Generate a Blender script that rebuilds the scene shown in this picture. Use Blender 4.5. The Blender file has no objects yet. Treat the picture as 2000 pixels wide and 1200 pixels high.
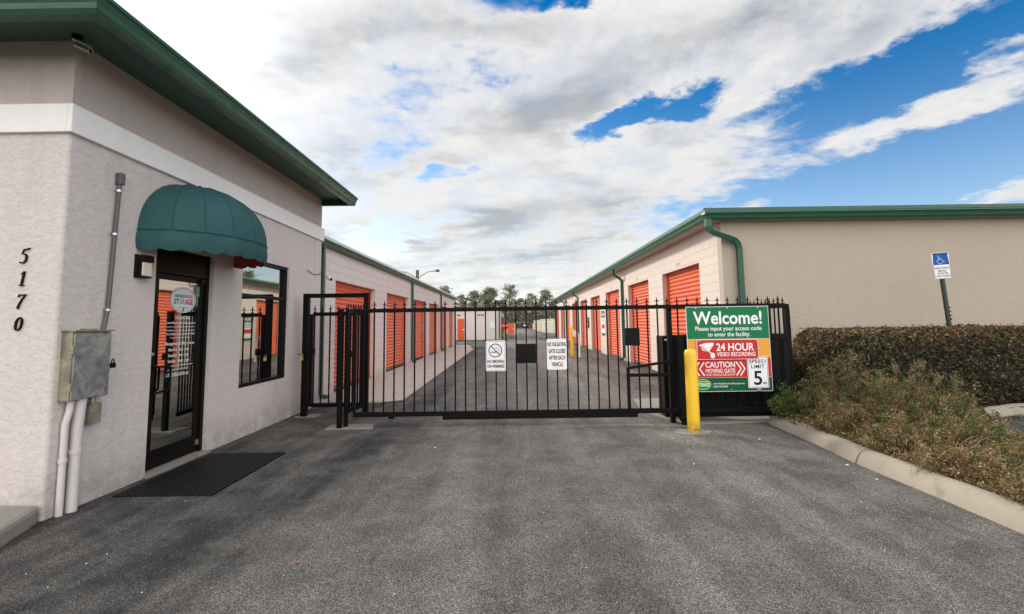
import bpy, math, random
import numpy as np
from mathutils import Vector, Matrix
random.seed(7); rng = np.random.default_rng(7)
sc = bpy.context.scene
C = sc.collection
R_ = math.radians
# ------------------------------------------------------------------ camera
P, RO = R_(5.08), R_(0.8)
f = Vector((0, math.cos(P), math.sin(P))); r = Vector((1, 0, 0)); u = r.cross(f)
r2 = r*math.cos(RO) - u*math.sin(RO); u2 = r*math.sin(RO) + u*math.cos(RO)
cd = bpy.data.cameras.new('camera'); cam = bpy.data.objects.new('camera', cd); C.objects.link(cam)
m = Matrix((r2, u2, -f)).transposed().to_4x4(); m.translation = (0, 0, 1.55); cam.matrix_world = m
cd.sensor_width = 36; cd.lens = 889/2000*36; cd.shift_y = -47/2000; cd.clip_end = 3000; cd.clip_start = .05
sc.camera = cam
# ------------------------------------------------------------------ sun, exposure
SAZ, SEL = -49.5, 27.5
sd = Vector((math.sin(R_(SAZ))*math.cos(R_(SEL)), math.cos(R_(SAZ))*math.cos(R_(SEL)), math.sin(R_(SEL))))
sl = bpy.data.lights.new('sun', 'SUN'); sl.energy = 2.2; sl.angle = R_(9); sl.color = (1, .93, .84)
so = bpy.data.objects.new('sun', sl); C.objects.link(so)
so.rotation_euler = sd.to_track_quat('Z', 'Y').to_euler()
sc.view_settings.view_transform = 'Standard'; sc.view_settings.look = 'None'
sc.view_settings.exposure = 0.75; sc.view_settings.gamma = 1
COV = [(1.296, 0.935, 0.063, -0.111, 0.774, -1.194, 1.3), (1.083, -0.94, 0.643, 2.741, 3.21, -5.413, 1.25), (1.203, -0.426, 0.326, 1.21, 2.625, -5.932, 1.15), (0.616, -0.005, -0.009, 0.032, 0.803, -2.896, 1.1), (2.142, -2.289, 0.298, 7.442, 3.657, -15.95, 1.15), (6.975, -9.256, 1.383, 18.835, 7.51, -33.634, 0.7), (2.906, -0.304, 0.442, 3.04, 4.453, -7.743, 1.1), (2.374, 0.638, 0.023, 2.45, 3.808, -7.105, 0.6), (2.469, -2.875, 1.547, 6.519, 4.732, -11.449, 0.8), (2.773, -0.3, -0.061, 2.329, 7.392, -8.971, 0.5), (4.513, -1.967, 1.05, 5.901, 6.378, -12.973, -1.75), (5.032, -0.094, 1.376, 4.888, 9.836, -18.553, -1.4), (4.24, 1.233, 0.05, 1.003, 3.97, -10.89, -1.0), (1.795, -1.379, -0.144, 0.586, 1.539, -3.762, -0.5), (4.797, -6.309, 1.488, 7.642, 2.708, -12.455, -0.7), (3.285, -0.336, 0.948, 3.687, 16.097, -19.011, -0.35), (7.305, -7.682, -0.77, 6.092, 6.302, -26.188, 0.8)]
COV += [(4.571, -0.646, -0.113, 1.559, 13.528, -14.893, 1.3), (4.73, -0.894, 2.067, 6.151, 19.264, -24.893, -0.5)]
GRY = [(4.169, 1.581, 0.079, 0.295, 5.05, -9.334, 1.0), (1.802, -0.114, -0.035, 1.208, 4.394, -11.505, 0.7), (2.584, 0.408, 0.0, 0.581, 4.242, -11.78, 0.5), (2.602, -0.949, 0.813, 5.958, 7.082, -11.416, 0.45), (1.548, 0.074, -0.015, -0.26, 3.711, -12.581, 0.4), (3.895, -2.619, 0.962, 9.929, 11.846, -19.002, 0.35), (4.235, 2.076, 0.118, 3.452, 9.668, -9.857, 0.45), (2.927, -0.638, -0.096, 3.054, 2.192, -7.772, 0.3)]
# ------------------------------------------------------------------ node helpers
class NT:
    def __init__(s, tree): s.t = tree; s.n = tree.nodes; s.l = tree.links
    def node(s, typ, ins=None, **kw):
        n = s.n.new(typ)
        for k, v in kw.items(): setattr(n, k, v)
        for k, v in (ins or {}).items():
            if isinstance(v, bpy.types.NodeSocket): s.l.new(v, n.inputs[k])
            else: n.inputs[k].default_value = v
        return n
    def math(s, op, a, b=0, c=0, clamp=False):
        n = s.node('ShaderNodeMath', {0: a, 1: b, 2: c}, operation=op); n.use_clamp = clamp; return n.outputs[0]
    def dot(s, a, b): return s.node('ShaderNodeVectorMath', {0: a, 1: b}, operation='DOT_PRODUCT').outputs['Value']
    def noise(s, vec, scale, detail=4, rough=.55, dist=0):
        return s.node('ShaderNodeTexNoise', {'Vector': vec, 'Scale': scale, 'Detail': detail, 'Roughness': rough, 'Distortion': dist}).outputs[0]
    def ss(s, v, a, b, lo=0., hi=1.):
        return s.node('ShaderNodeMapRange', {0: v, 1: a, 2: b, 3: lo, 4: hi}, interpolation_type='SMOOTHSTEP').outputs[0]
    def mix(s, fac, a, b, mode='MIX'):
        n = s.node('ShaderNodeMix', {0: fac, 6: a, 7: b}, data_type='RGBA', blend_type=mode); return n.outputs[2]
    def map(s, vec, scale): return s.node('ShaderNodeMapping', {'Vector': vec, 'Scale': scale}).outputs[0]
def rgb(r, g, b): return (r, g, b, 1)
# ------------------------------------------------------------------ sky: daylight with broken cloud laid on a cloud plane overhead
w = bpy.data.worlds.new('World'); sc.world = w; w.use_nodes = True
N = NT(w.node_tree); N.n.clear()
sky = N.node('ShaderNodeTexSky', sky_type='NISHITA', sun_disc=False, sun_elevation=R_(SEL), sun_rotation=R_(SAZ), air_density=1.0, dust_density=.6, ozone_density=2.5)
tc = N.node('ShaderNodeTexCoord').outputs['Generated']
sp = N.node('ShaderNodeSeparateXYZ', {0: tc})
hi = N.ss(sp.outputs[2], .12, .55)
skc = N.node('ShaderNodeHueSaturation', {'Saturation': N.math('MULTIPLY_ADD', hi, .48, 1.06), 'Value': N.math('MULTIPLY_ADD', hi, -.26, 1.13), 'Color': sky.outputs[0]}).outputs[0]
zc = N.math('MAXIMUM', sp.outputs[2], 0.0); inv = N.math('DIVIDE', 1, N.math('ADD', zc, .15))
px = N.math('MULTIPLY', sp.outputs[0], inv); py = N.math('MULTIPLY', sp.outputs[1], inv)
p1 = N.node('ShaderNodeCombineXYZ', {0: px, 1: py, 2: 1.0}).outputs[0]
wn = N.node('ShaderNodeTexNoise', {'Vector': p1, 'Scale': 2.6, 'Detail': 8, 'Roughness': .62}).outputs['Color']
wv = N.node('ShaderNodeVectorMath', {0: wn, 1: (.5, .5, .5)}, operation='SUBTRACT').outputs[0]
wv = N.node('ShaderNodeVectorMath', {0: wv, 1: (.62, .62, 0)}, operation='MULTIPLY').outputs[0]
pw = N.node('ShaderNodeVectorMath', {0: p1, 1: wv}, operation='ADD').outputs[0]
def field(items):
    tot = 0.0
    for a, b, c, d, e, g, wt in items:
        uu = N.dot(pw, (a, b, c)); vv = N.dot(pw, (d, e, g))
        q = N.math('ADD', N.math('MULTIPLY', uu, uu), N.math('MULTIPLY', vv, vv))
        q = N.math('POWER', q, 1.4)
        tot = N.math('MULTIPLY_ADD', N.math('EXPONENT', N.math('MULTIPLY', q, -.7)), wt, tot)
    return tot
nb = N.noise(p1, 2.6, 9, .6, .3); nf = N.noise(N.map(p1, (1, 1.3, 1)), 9, 8, .6)
cov = field(COV)
back = N.ss(sp.outputs[1], .15, -.15, 0, 1.0)      # half the sky behind the camera is cloud as well
cov = N.math('ADD', cov, back)
den = N.math('ADD', cov, N.math('MULTIPLY_ADD', nb, 2.6, -1.3)); den = N.math('ADD', den, N.math('MULTIPLY_ADD', nf, 1.05, -.52))
thin = N.ss(N.noise(N.map(p1, (1.3, .8, 1)), 3.4, 7, .65), .34, .58, .80, 1.0)
mask = N.math('MULTIPLY', N.ss(den, .14, .88), thin)
grey = N.math('ADD', N.math('MULTIPLY', field(GRY), .95), N.math('MULTIPLY', N.ss(N.noise(N.map(p1, (1.0, 1.5, 1)), 1.9, 5, .55), .45, .7), .75))
grey = N.math('ADD', grey, N.math('MULTIPLY_ADD', N.noise(p1, 7, 5, .6), .5, -.22))
grey = N.math('MULTIPLY', grey, N.ss(den, .4, 1.5), clamp=True)
sdir = N.dot(N.node('ShaderNodeVectorMath', {0: tc}, operation='NORMALIZE').outputs[0], tuple(sd))
glow = N.math('MULTIPLY', N.math('POWER', N.math('MAXIMUM', sdir, 0.0), 30), 9.)
cc = N.mix(grey, rgb(5.4, 5.3, 5.15), rgb(2.95, 3.0, 3.06))
bk = N.ss(sp.outputs[1], .25, -.45, 1, 2.9)     # unseen clouds behind the camera, boosted as added fill light
cc = N.mix(1, cc, N.node('ShaderNodeCombineColor', {0: bk, 1: bk, 2: bk}).outputs[0], 'MULTIPLY')
cc = N.mix(1, cc, N.node('ShaderNodeCombineColor', {0: glow, 1: glow, 2: glow}).outputs[0], 'ADD')
col = N.mix(N.math('MULTIPLY', mask, .97), skc, cc)
bg = N.node('ShaderNodeBackground', {'Color': col, 'Strength': .1})
N.l.new(bg.outputs[0], N.node('ShaderNodeOutputWorld').inputs[0])
# ------------------------------------------------------------------ materials
MT = {}
def mat(name, col, rough=.6, metal=0., spec=.5, build=None):
    m = bpy.data.materials.new(name); m.use_nodes = True
    N = NT(m.node_tree); b = N.n['Principled BSDF']
    b.inputs['Base Color'].default_value = (*col, 1); b.inputs['Roughness'].default_value = rough
    b.inputs['Metallic'].default_value = metal; b.inputs['Specular IOR Level'].default_value = spec
    if build: build(N, b)
    MT[name] = m; return m
def pos(N): return N.node('ShaderNodeNewGeometry').outputs['Position']
def bump(N, b, h, dist=.01, strength=1., prev=None):
    n = N.node('ShaderNodeBump', {'Height': h, 'Distance': dist, 'Strength': strength})
    if prev is not None: N.l.new(prev, n.inputs['Normal'])
    N.l.new(n.outputs[0], b.inputs['Normal']); return n.outputs[0]
def vary(N, b, base, amt=.12, scale=1.5, fine=30, tint=(1, .97, .93)):
    p = pos(N); n = N.noise(p, scale, 6, .6); n2 = N.noise(p, fine, 3)
    v = N.math('ADD', N.math('MULTIPLY_ADD', n, 2*amt, 1-amt), N.math('MULTIPLY_ADD', n2, amt, -amt/2))
    c = N.mix(1, rgb(*base), N.node('ShaderNodeCombineColor', {0: v, 1: v, 2: v}).outputs[0], 'MULTIPLY')
    N.l.new(c, b.inputs['Base Color']); return c, p
def asphalt(base, light):
    def bld(N, b):
        p = pos(N)
        big = N.noise(p, .35, 4, .6); mid = N.noise(p, 2.3, 7, .68, .3); st = N.noise(N.map(p, (1.5, .11, 1)), 1.0, 7, .62, .2)
        vor = N.node('ShaderNodeTexVoronoi', {'Vector': p, 'Scale': 230.}); cr = N.node('ShaderNodeSeparateColor', {0: vor.outputs['Color']}).outputs[0]
        vo2 = N.node('ShaderNodeTexVoronoi', {'Vector': p, 'Scale': 70.}); cr2 = N.node('ShaderNodeSeparateColor', {0: vo2.outputs['Color']}).outputs[1]
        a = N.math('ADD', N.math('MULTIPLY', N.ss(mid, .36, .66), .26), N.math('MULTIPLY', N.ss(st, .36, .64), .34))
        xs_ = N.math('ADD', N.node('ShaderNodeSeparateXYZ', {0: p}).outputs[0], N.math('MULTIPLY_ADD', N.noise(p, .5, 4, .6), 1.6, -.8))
        lane = N.math('MULTIPLY', N.ss(xs_, -3.0, .1), N.ss(xs_, 4.6, 1.6, .25, 1))   # paler along the middle lane, darker to both sides
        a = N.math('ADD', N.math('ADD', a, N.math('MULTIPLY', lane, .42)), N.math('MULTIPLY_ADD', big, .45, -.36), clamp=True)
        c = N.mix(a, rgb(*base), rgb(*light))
        sp = N.math('ADD', N.math('MULTIPLY', N.math('POWER', cr, 2.4), 2.3), .33)
        c = N.mix(1, c, N.node('ShaderNodeCombineColor', {0: sp, 1: sp, 2: N.math('MULTIPLY', sp, .99)}).outputs[0], 'MULTIPLY')
        chip = N.math('MULTIPLY', N.math('GREATER_THAN', cr2, .965), N.math('LESS_THAN', vo2.outputs['Distance'], .30))
        c = N.mix(N.math('MULTIPLY', chip, .7), c, rgb(.36, .34, .31))
        spot = N.ss(N.noise(N.map(p, (1, .6, 1)), 4.5, 5, .6), .66, .74); c = N.mix(N.math('MULTIPLY', spot, .55), c, rgb(.025, .024, .023))
        # hairline cracks
        cv = N.node('ShaderNodeTexVoronoi', {'Vector': N.node('ShaderNodeVectorMath', {0: p, 1: N.node('ShaderNodeTexNoise', {'Vector': p, 'Scale': 1.5, 'Detail': 5}).outputs['Color']}, operation='ADD').outputs[0], 'Scale': .22}, feature='DISTANCE_TO_EDGE').outputs[0]
        crk = N.math('MULTIPLY', N.ss(cv, .0012, .0035, 1, 0), N.ss(N.noise(p, .3, 3), .5, .62)); c = N.mix(N.math('MULTIPLY', crk, .7), c, rgb(.02, .02, .02))
        N.l.new(c, b.inputs['Base Color'])
        bump(N, b, N.math('ADD', cr, N.math('MULTIPLY', mid, 1.5)), .004, .7)
    return bld
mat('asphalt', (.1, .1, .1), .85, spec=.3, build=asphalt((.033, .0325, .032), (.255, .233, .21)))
mat('asphalt_new', (.1, .1, .1), .85, spec=.3, build=asphalt((.055, .055, .06), (.10, .10, .10)))
def stucco(base, k=1., drip=.2):
    def bld(N, b):
        c, p = vary(N, b, base, .06, .8, 14)
        a = N.noise(N.map(p, (1, 1, 1.6)), 13, 9, .72, .25); f_ = N.noise(p, 48, 5, .75); rg = N.ss(a, .46, .60)
        st = N.noise(N.map(p, (2.2, 2.2, .25)), 2.0, 5, .6); z = N.node('ShaderNodeSeparateXYZ', {0: p}).outputs[2]
        low = N.math('MULTIPLY', N.ss(z, .55, 0.0), N.ss(N.noise(p, 5, 7, .75), .32, .62))
        c = N.mix(N.math('MULTIPLY', low, .7), c, rgb(base[0]*.5, base[1]*.48, base[2]*.45))
        c = N.mix(N.math('MULTIPLY', N.ss(st, .52, .75), drip), c, rgb(base[0]*.6, base[1]*.57, base[2]*.52))
        N.l.new(c, b.inputs['Base Color'])
        n1 = bump(N, b, rg, .006, .50*k); bump(N, b, f_, .006, .75*k, n1)
    return bld
mat('stucco', (.6, .5, .47), .9, spec=.2, build=stucco((.63, .565, .53)))
mat('stucco_eave_shade', (.6, .5, .47), .9, spec=.2, build=stucco((.51, .445, .41)))  # darker tone above the band: eave shade put into the stucco colour
mat('stucco_end', (.6, .5, .47), .9, spec=.2, build=stucco((.43, .358, .292), .8, .05))
mat('band_white', (.7, .66, .62), .85, spec=.2, build=stucco((.84, .81, .79), .6, .08))
def block(base):
    def bld(N, b):
        p = pos(N); s = N.node('ShaderNodeSeparateXYZ', {0: p}); v = N.node('ShaderNodeCombineXYZ', {0: s.outputs[1], 1: s.outputs[2]}).outputs[0]
        br = N.node('ShaderNodeTexBrick', {'Vector': v, 'Color1': rgb(1, 1, 1), 'Color2': rgb(.94, .94, .94), 'Mortar': rgb(0, 0, 0), 'Scale': 1., 'Mortar Size': .004, 'Mortar Smooth': .5, 'Brick Width': .4, 'Row Height': .2})
        n = N.noise(p, 1.3, 6, .6); v1 = N.math('MULTIPLY_ADD', n, .16, .92)
        c = N.mix(1, rgb(*base), N.node('ShaderNodeCombineColor', {0: v1, 1: v1, 2: v1}).outputs[0], 'MULTIPLY')
        c = N.mix(1, c, N.mix(.45, rgb(1, 1, 1), br.outputs[0]), 'MULTIPLY')
        low = N.math('MULTIPLY', N.ss(s.outputs[2], .35, 0.0), N.ss(N.noise(p, 4, 6, .7), .35, .65)); c = N.mix(N.math('MULTIPLY', low, .5), c, rgb(.25, .2, .17))
        N.l.new(c, b.inputs['Base Color'])
        n1 = bump(N, b, N.math('SUBTRACT', 1, br.outputs[1]), .006, .7); bump(N, b, N.noise(p, 70, 3, .7), .002, .6, n1)
    return bld
mat('block_left', (.6, .5, .5), .8, spec=.3, build=block((.68, .60, .565)))
mat('block_right', (.6, .5, .5), .8, spec=.3, build=block((.60, .51, .44)))
mat('reveal_left', (.6, .5, .5), .85, spec=.2, build=lambda N, b: vary(N, b, (.60, .53, .50), .07))
mat('reveal_pink', (.5, .35, .3), .85, spec=.2, build=lambda N, b: vary(N, b, (.56, .40, .36), .08))
mat('soffit_tan', (.5, .42, .36), .8, build=lambda N, b: vary(N, b, (.46, .38, .33), .08))
def door_b(N, b):
    c, p = vary(N, b, (.68, .104, .024), .10, .9, 20)
    oi = N.node('ShaderNodeObjectInfo').outputs['Random']; c = N.mix(N.math('MULTIPLY', oi, .45), c, rgb(.58, .105, .04))
    st = N.noise(N.map(p, (3, 3, .4)), 2, 5, .6); c = N.mix(N.math('MULTIPLY', N.ss(st, .45, .75), .3), c, rgb(.58, .14, .06)); N.l.new(c, b.inputs['Base Color'])
mat('door_orange', (.7, .13, .04), .38, spec=.5, build=door_b)
def paint(base, amt=.1):
    def bld(N, b):
        c, p = vary(N, b, base, amt, 2.2, 45)
        N.l.new(N.ss(N.noise(p, 6, 5, .6), .3, .7, .28, .5), b.inputs['Roughness']); bump(N, b, N.noise(p, 25, 3), .001, .5)
    return bld
mat('green_trim', (.02, .1, .05), .35, build=paint((.009, .072, .037)))
mat('green_soffit', (.03, .07, .05), .6, build=lambda N, b: (vary(N, b, (.050, .105, .080), .1), bump(N, b, N.node('ShaderNodeTexWave', {'Vector': pos(N), 'Scale': 1.6, 'Distortion': 0.}, bands_direction='X').outputs[1], .006, .5)))
mat('green_awning', (.03, .12, .1), .75, spec=.2, build=lambda N, b: (vary(N, b, (.030, .088, .094), .35, 2.2, 60), bump(N, b, N.node('ShaderNodeTexNoise', {'Vector': pos(N), 'Scale': 6., 'Detail': 5}).outputs[0], .025, .8)))
mat('awning_lining', (.32, .06, .02), .8, build=lambda N, b: vary(N, b, (.36, .07, .025), .1))
mat('roof_white', (.6, .6, .6), .4, build=paint((.62, .62, .60)))
mat('roof_green', (.03, .1, .07), .5, build=paint((.03, .11, .07)))
mat('black_iron', (.006, .006, .006), .5, spec=.10, build=lambda N, b: (vary(N, b, (.005, .0045, .005), .3, 3, 60), bump(N, b, N.noise(pos(N), 90, 3), .0006, .6)))
mat('black_sheet', (.014, .014, .016), .6, spec=.12, build=lambda N, b: vary(N, b, (.007, .007, .0075), .3, 2.5, 40))
mat('black_frame', (.012, .011, .012), .4, spec=.15, build=lambda N, b: vary(N, b, (.006, .005, .005), .2))
def glass_b(N, b): bump(N, b, N.noise(pos(N), 1.3, 2), .0012, .6)
mat('mirror_glass', (.52, .53, .50), .02, metal=1., build=glass_b)
def galv(base):
    def bld(N, b):
        p = pos(N); n = N.noise(p, 6, 6, .7, 1.); c = N.mix(N.ss(n, .35, .65), rgb(*base), rgb(base[0]*.45, base[1]*.47, base[2]*.55))
        ru = N.ss(N.noise(N.map(p, (1, 1, .5)), 11, 5, .7), .6, .75); c = N.mix(N.math('MULTIPLY', ru, .55), c, rgb(.22, .15, .08))
        N.l.new(c, b.inputs['Base Color'])
    return bld
mat('galvanised', (.35, .35, .33), .5, metal=.4, build=galv((.38, .38, .34)))
mat('galv_tan', (.35, .3, .2), .55, metal=.2, build=galv((.34, .30, .20)))
mat('conduit_grey', (.16, .16, .17), .5, build=lambda N, b: vary(N, b, (.10, .095, .10), .15, 5, 50))
mat('pipe_white', (.62, .52, .48), .5, build=lambda N, b: vary(N, b, (.60, .545, .53), .12, 4, 40))
mat('metal_bright', (.6, .6, .6), .3, metal=.9)
mat('brass', (.6, .42, .15), .35, metal=.9)
mat('white_paint', (.75, .75, .75), .4, build=lambda N, b: vary(N, b, (.74, .74, .73), .05))
mat('lens_cream', (.6, .55, .45), .25, build=lambda N, b: vary(N, b, (.62, .58, .47), .12, 12, 60))
mat('dark_lens', (.01, .01, .012), .1)
def yel(N, b):
    c, p = vary(N, b, (.80, .47, .018), .06, 3, 30)
    c = N.mix(N.math('MULTIPLY', N.ss(N.noise(N.map(p, (2, 2, .6)), 5, 6, .7), .52, .70), .4), c, rgb(.42, .26, .05)); z_ = N.node('ShaderNodeSeparateXYZ', {0: p}).outputs[2]; c = N.mix(N.math('MULTIPLY', N.ss(z_, .22, .0), N.ss(N.noise(p, 14, 5, .7), .3, .6)), c, rgb(.16, .12, .06)); N.l.new(c, b.inputs['Base Color'])
mat('yellow', (.8, .47, .02), .4, build=yel)
def conc(base):
    def bld(N, b):
        c, p = vary(N, b, base, .16, 1.6, 30)
        c = N.mix(N.math('MULTIPLY', N.ss(N.noise(p, 3.5, 7, .75), .52, .7), .45), c, rgb(base[0]*.45, base[1]*.43, base[2]*.4))
        N.l.new(c, b.inputs['Base Color']); n1 = bump(N, b, N.noise(p, 90, 4, .8), .003, .8); bump(N, b, N.noise(p, 9, 4, .6), .008, .5, n1)
    return bld
mat('concrete', (.4, .37, .33), .9, spec=.2, build=conc((.27, .245, .215)))
mat('kerb_concrete', (.36, .32, .25), .9, spec=.2, build=conc((.30, .265, .21)))
mat('apron_concrete', (.46, .41, .36), .9, spec=.2, build=conc((.48, .42, .365)))
mat('mulch', (.05, .03, .02), .95, spec=.1, build=lambda N, b: (vary(N, b, (.075, .048, .028), .5, 12, 90), bump(N, b, N.noise(pos(N), 40, 5, .8), .03, 1.)))
mat('ground', (.1, .09, .06), .95, spec=.1, build=lambda N, b: vary(N, b, (.11, .10, .06), .3, .1, 3))
def rub(N, b):
    s = N.node('ShaderNodeSeparateXYZ', {0: pos(N)}); v = N.node('ShaderNodeCombineXYZ', {0: s.outputs[0], 1: s.outputs[1]}).outputs[0]
    vo = N.node('ShaderNodeTexVoronoi', {'Vector': v, 'Scale': 17., 'Randomness': 0.}).outputs[0]; h = N.ss(vo, .40, .2)
    c = N.mix(h, rgb(.001, .001, .001), rgb(.016, .016, .016)); du = N.ss(N.noise(pos(N), 7, 6, .7), .62, .75)
    N.l.new(N.mix(N.math('MULTIPLY', du, .25), c, rgb(.08, .075, .07)), b.inputs['Base Color']); bump(N, b, h, .006, 1.)
mat('rubber', (.01, .01, .01), .6, spec=.2, build=rub)
for nme, c in dict(sign_green=(.008, .155, .06), sign_green_dark=(.006, .085, .035), sign_red=(.52, .028, .022), sign_yellow=(.72, .33, .05), sign_white=(.76, .76, .78), sign_black=(.012, .012, .012), sign_blue=(.006, .075, .31), sign_maroon=(.13, .006, .016), text_white=(.80, .80, .80), logo_green=(.02, .30, .05), logo_tan=(.45, .33, .2), pale_blue=(.42, .60, .70)).items():
    mat(nme, c, .5, spec=.2, build=(lambda cc: lambda N, b: vary(N, b, cc, .04, 3, 40))(c))
mat('bark', (.10, .075, .055), .9, build=lambda N, b: vary(N, b, (.10, .078, .06), .3, 2, 12))
mat('twig', (.14, .09, .06), .85, build=lambda N, b: vary(N, b, (.13, .085, .055), .3, 4, 30))
mat('beige_metal', (.6, .53, .4), .6, build=lambda N, b: vary(N, b, (.55, .48, .36), .06))
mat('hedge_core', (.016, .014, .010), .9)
mat('post_dark', (.02, .03, .025), .5, build=lambda N, b: vary(N, b, (.022, .035, .028), .3, 4, 40))
mat('leaf_litter', (.35, .12, .05), .7)
def leafmat(name, cols, sub=.0):
    m = bpy.data.materials.new(name); m.use_nodes = True; N = NT(m.node_tree); b = N.n['Principled BSDF']
    a = N.node('ShaderNodeAttribute', attribute_name='tint').outputs['Fac']
    cr = N.node('ShaderNodeValToRGB', {0: a}); e = cr.color_ramp.elements; cr.color_ramp.interpolation = 'CONSTANT'
    e[0].position = 0; e[0].color = (*cols[0], 1); e[1].position = 1/len(cols); e[1].color = (*cols[1], 1)
    for i in range(2, len(cols)): q = e.new(i/len(cols)); q.color = (*cols[i], 1)
    N.l.new(cr.outputs[0], b.inputs['Base Color']); b.inputs['Roughness'].default_value = .55; b.inputs['Specular IOR Level'].default_value = .35
    tr = N.node('ShaderNodeBsdfTranslucent', {'Color': cr.outputs[0]}); mx = N.node('ShaderNodeMixShader', {0: .25, 1: b.outputs[0], 2: tr.outputs[0]})
    N.l.new(mx.outputs[0], N.n['Material Output'].inputs[0]); MT[name] = m
leafmat('hedge_leaf', [(.046, .056, .024), (.074, .052, .034), (.064, .080, .030), (.050, .052, .028), (.095, .074, .040), (.065, .040, .034), (.125, .14, .042), (.10, .064, .044), (.18, .108, .052), (.28, .16, .07), (.38, .15, .065), (.24, .20, .07)])
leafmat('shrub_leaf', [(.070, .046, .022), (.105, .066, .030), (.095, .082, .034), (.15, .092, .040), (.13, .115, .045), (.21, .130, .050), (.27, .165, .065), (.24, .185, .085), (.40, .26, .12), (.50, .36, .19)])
leafmat('green_leaf', [(.07, .13, .025), (.05, .10, .02), (.10, .16, .035), (.04, .08, .02), (.13, .17, .05), (.09, .08, .03)])
leafmat('pine_leaf', [(.20, .225, .14), (.24, .255, .16), (.17, .19, .125), (.29, .29, .20), (.21, .22, .155)])  # paled so that distance haze is in the leaf colour
leafmat('wood_leaf', [(.25, .22, .165), (.20, .205, .14), (.30, .26, .205), (.17, .18, .12), (.35, .30, .24), (.23, .195, .15)])  # distance haze put into these pale leaf colours
# ------------------------------------------------------------------ mesh builder
class MB:
    def __init__(s): s.v = []; s.f = []; s.mi = []; s.cur = 0
    def add(s, vs, fs):
        o = len(s.v); s.v += [tuple(map(float, q)) for q in vs]; s.f += [tuple(i+o for i in q) for q in fs]; s.mi += [s.cur]*len(fs); return s
    def box(s, a, b):
        x0, y0, z0 = a; x1, y1, z1 = b
        return s.add([(x0,y0,z0),(x1,y0,z0),(x1,y1,z0),(x0,y1,z0),(x0,y0,z1),(x1,y0,z1),(x1,y1,z1),(x0,y1,z1)],
                     [(0,3,2,1),(4,5,6,7),(0,1,5,4),(1,2,6,5),(2,3,7,6),(3,0,4,7)])
    def obox(s, a, b, w, h, up=(0,0,1)):     # beam from a to b, w across, h along up
        a = Vector(a); b = Vector(b); d = (b-a).normalized(); up = Vector(up)
        if abs(d.dot(up)) > .99: up = Vector((0,1,0))
        sd_ = d.cross(up).normalized(); up = sd_.cross(d); vs = []
        for q in (a, b):
            for i, j in ((-1,-1),(1,-1),(1,1),(-1,1)): vs.append(q+sd_*i*w/2+up*j*h/2)
        return s.add(vs, [(0,1,2,3)[::-1],(4,5,6,7),(0,1,5,4),(1,2,6,5),(2,3,7,6),(3,0,4,7)])
    def tube(s, pts, rad, n=10, rect=None, cap=True):
        pts = [Vector(q) for q in pts]; rs = rad if isinstance(rad, (list, tuple)) else [rad]*len(pts)
        prev = None; rings = []
        for i, q in enumerate(pts):
            d = (pts[min(i+1, len(pts)-1)]-pts[max(i-1, 0)]).normalized()
            if prev is None:
                a = Vector((0,0,1)) if abs(d.z) < .9 else Vector((1,0,0)); prev = (a-d*a.dot(d)).normalized()
            else: prev = (prev-d*prev.dot(d)).normalized()
            b = d.cross(prev); ring = []
            for k in range(n):
                t = 2*math.pi*(k+.5)/n
                if rect: ring.append(q+prev*rect[0]*(1 if math.cos(t) > 0 else -1)+b*rect[1]*(1 if math.sin(t) > 0 else -1))
                else: ring.append(q+prev*math.cos(t)*rs[i]+b*math.sin(t)*rs[i])
            rings.append(ring)
        vs = [p_ for rg in rings for p_ in rg]; fs = []
        for i in range(len(rings)-1):
            for k in range(n): fs.append((i*n+k, i*n+(k+1)%n, (i+1)*n+(k+1)%n, (i+1)*n+k))
        if cap: fs.append(tuple(range(n))[::-1]); fs.append(tuple((len(rings)-1)*n+k for k in range(n)))
        return s.add(vs, fs)
    def lathe(s, c, prof, n=20):
        return s.tube([(c[0], c[1], c[2]+z) for r_, z in prof], [max(r_, 1e-4) for r_, z in prof], n)
    def prism(s, poly, z0, z1):
        n = len(poly); vs = [(x, y, z0) for x, y in poly]+[(x, y, z1) for x, y in poly]
        return s.add(vs, [tuple(range(n))[::-1], tuple(range(n, 2*n))]+[(i, (i+1)%n, n+(i+1)%n, n+i) for i in range(n)])
    def build(s, name, mats, parent=None, off=(0,0,0), smooth=False, bevel=0):
        me = bpy.data.meshes.new(name); o_ = Vector(off)
        me.from_pydata([tuple(Vector(q)-o_) for q in s.v], [], s.f); 
        for mm in (mats if isinstance(mats, (list, tuple)) else [mats]): me.materials.append(MT[mm])
        if any(s.mi): me.polygons.foreach_set('material_index', s.mi)
        if smooth: me.polygons.foreach_set('use_smooth', [True]*len(me.polygons))
        ob = bpy.data.objects.new(name, me); C.objects.link(ob)
        if parent: ob.parent = parent
        if bevel:
            bv = ob.modifiers.new('bevel', 'BEVEL'); bv.width = bevel; bv.segments = 2; bv.limit_method = 'ANGLE'; bv.angle_limit = R_(40)
        if smooth:
            for pl in me.polygons: pl.use_smooth = True
            me.set_sharp_from_angle(angle=R_(50))
        return ob
def tag(o, label=None, cat=None, group=None, kind=None):
    for k, v in (('label', label), ('category', cat), ('group', group), ('kind', kind)):
        if v: o[k] = v
    return o
class Thing:
    def __init__(s, name, loc, label, cat, group=None):
        s.o = bpy.data.objects.new(name, None); C.objects.link(s.o); s.o.location = loc; s.o.empty_display_size = .2
        s.loc = Vector(loc); tag(s.o, label, cat, group)
    def part(s, name, mb, m_, parent=None, label=None, **k):
        ob = mb.build(name, m_, parent or s.o, s.loc, **k)
        if label: ob['label'] = label
        return ob
def copy_tree(o, parent=None):
    c = o.copy(); C.objects.link(c)
    if parent: c.parent = parent
    for ch in list(o.children): copy_tree(ch, c)
    return c
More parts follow.
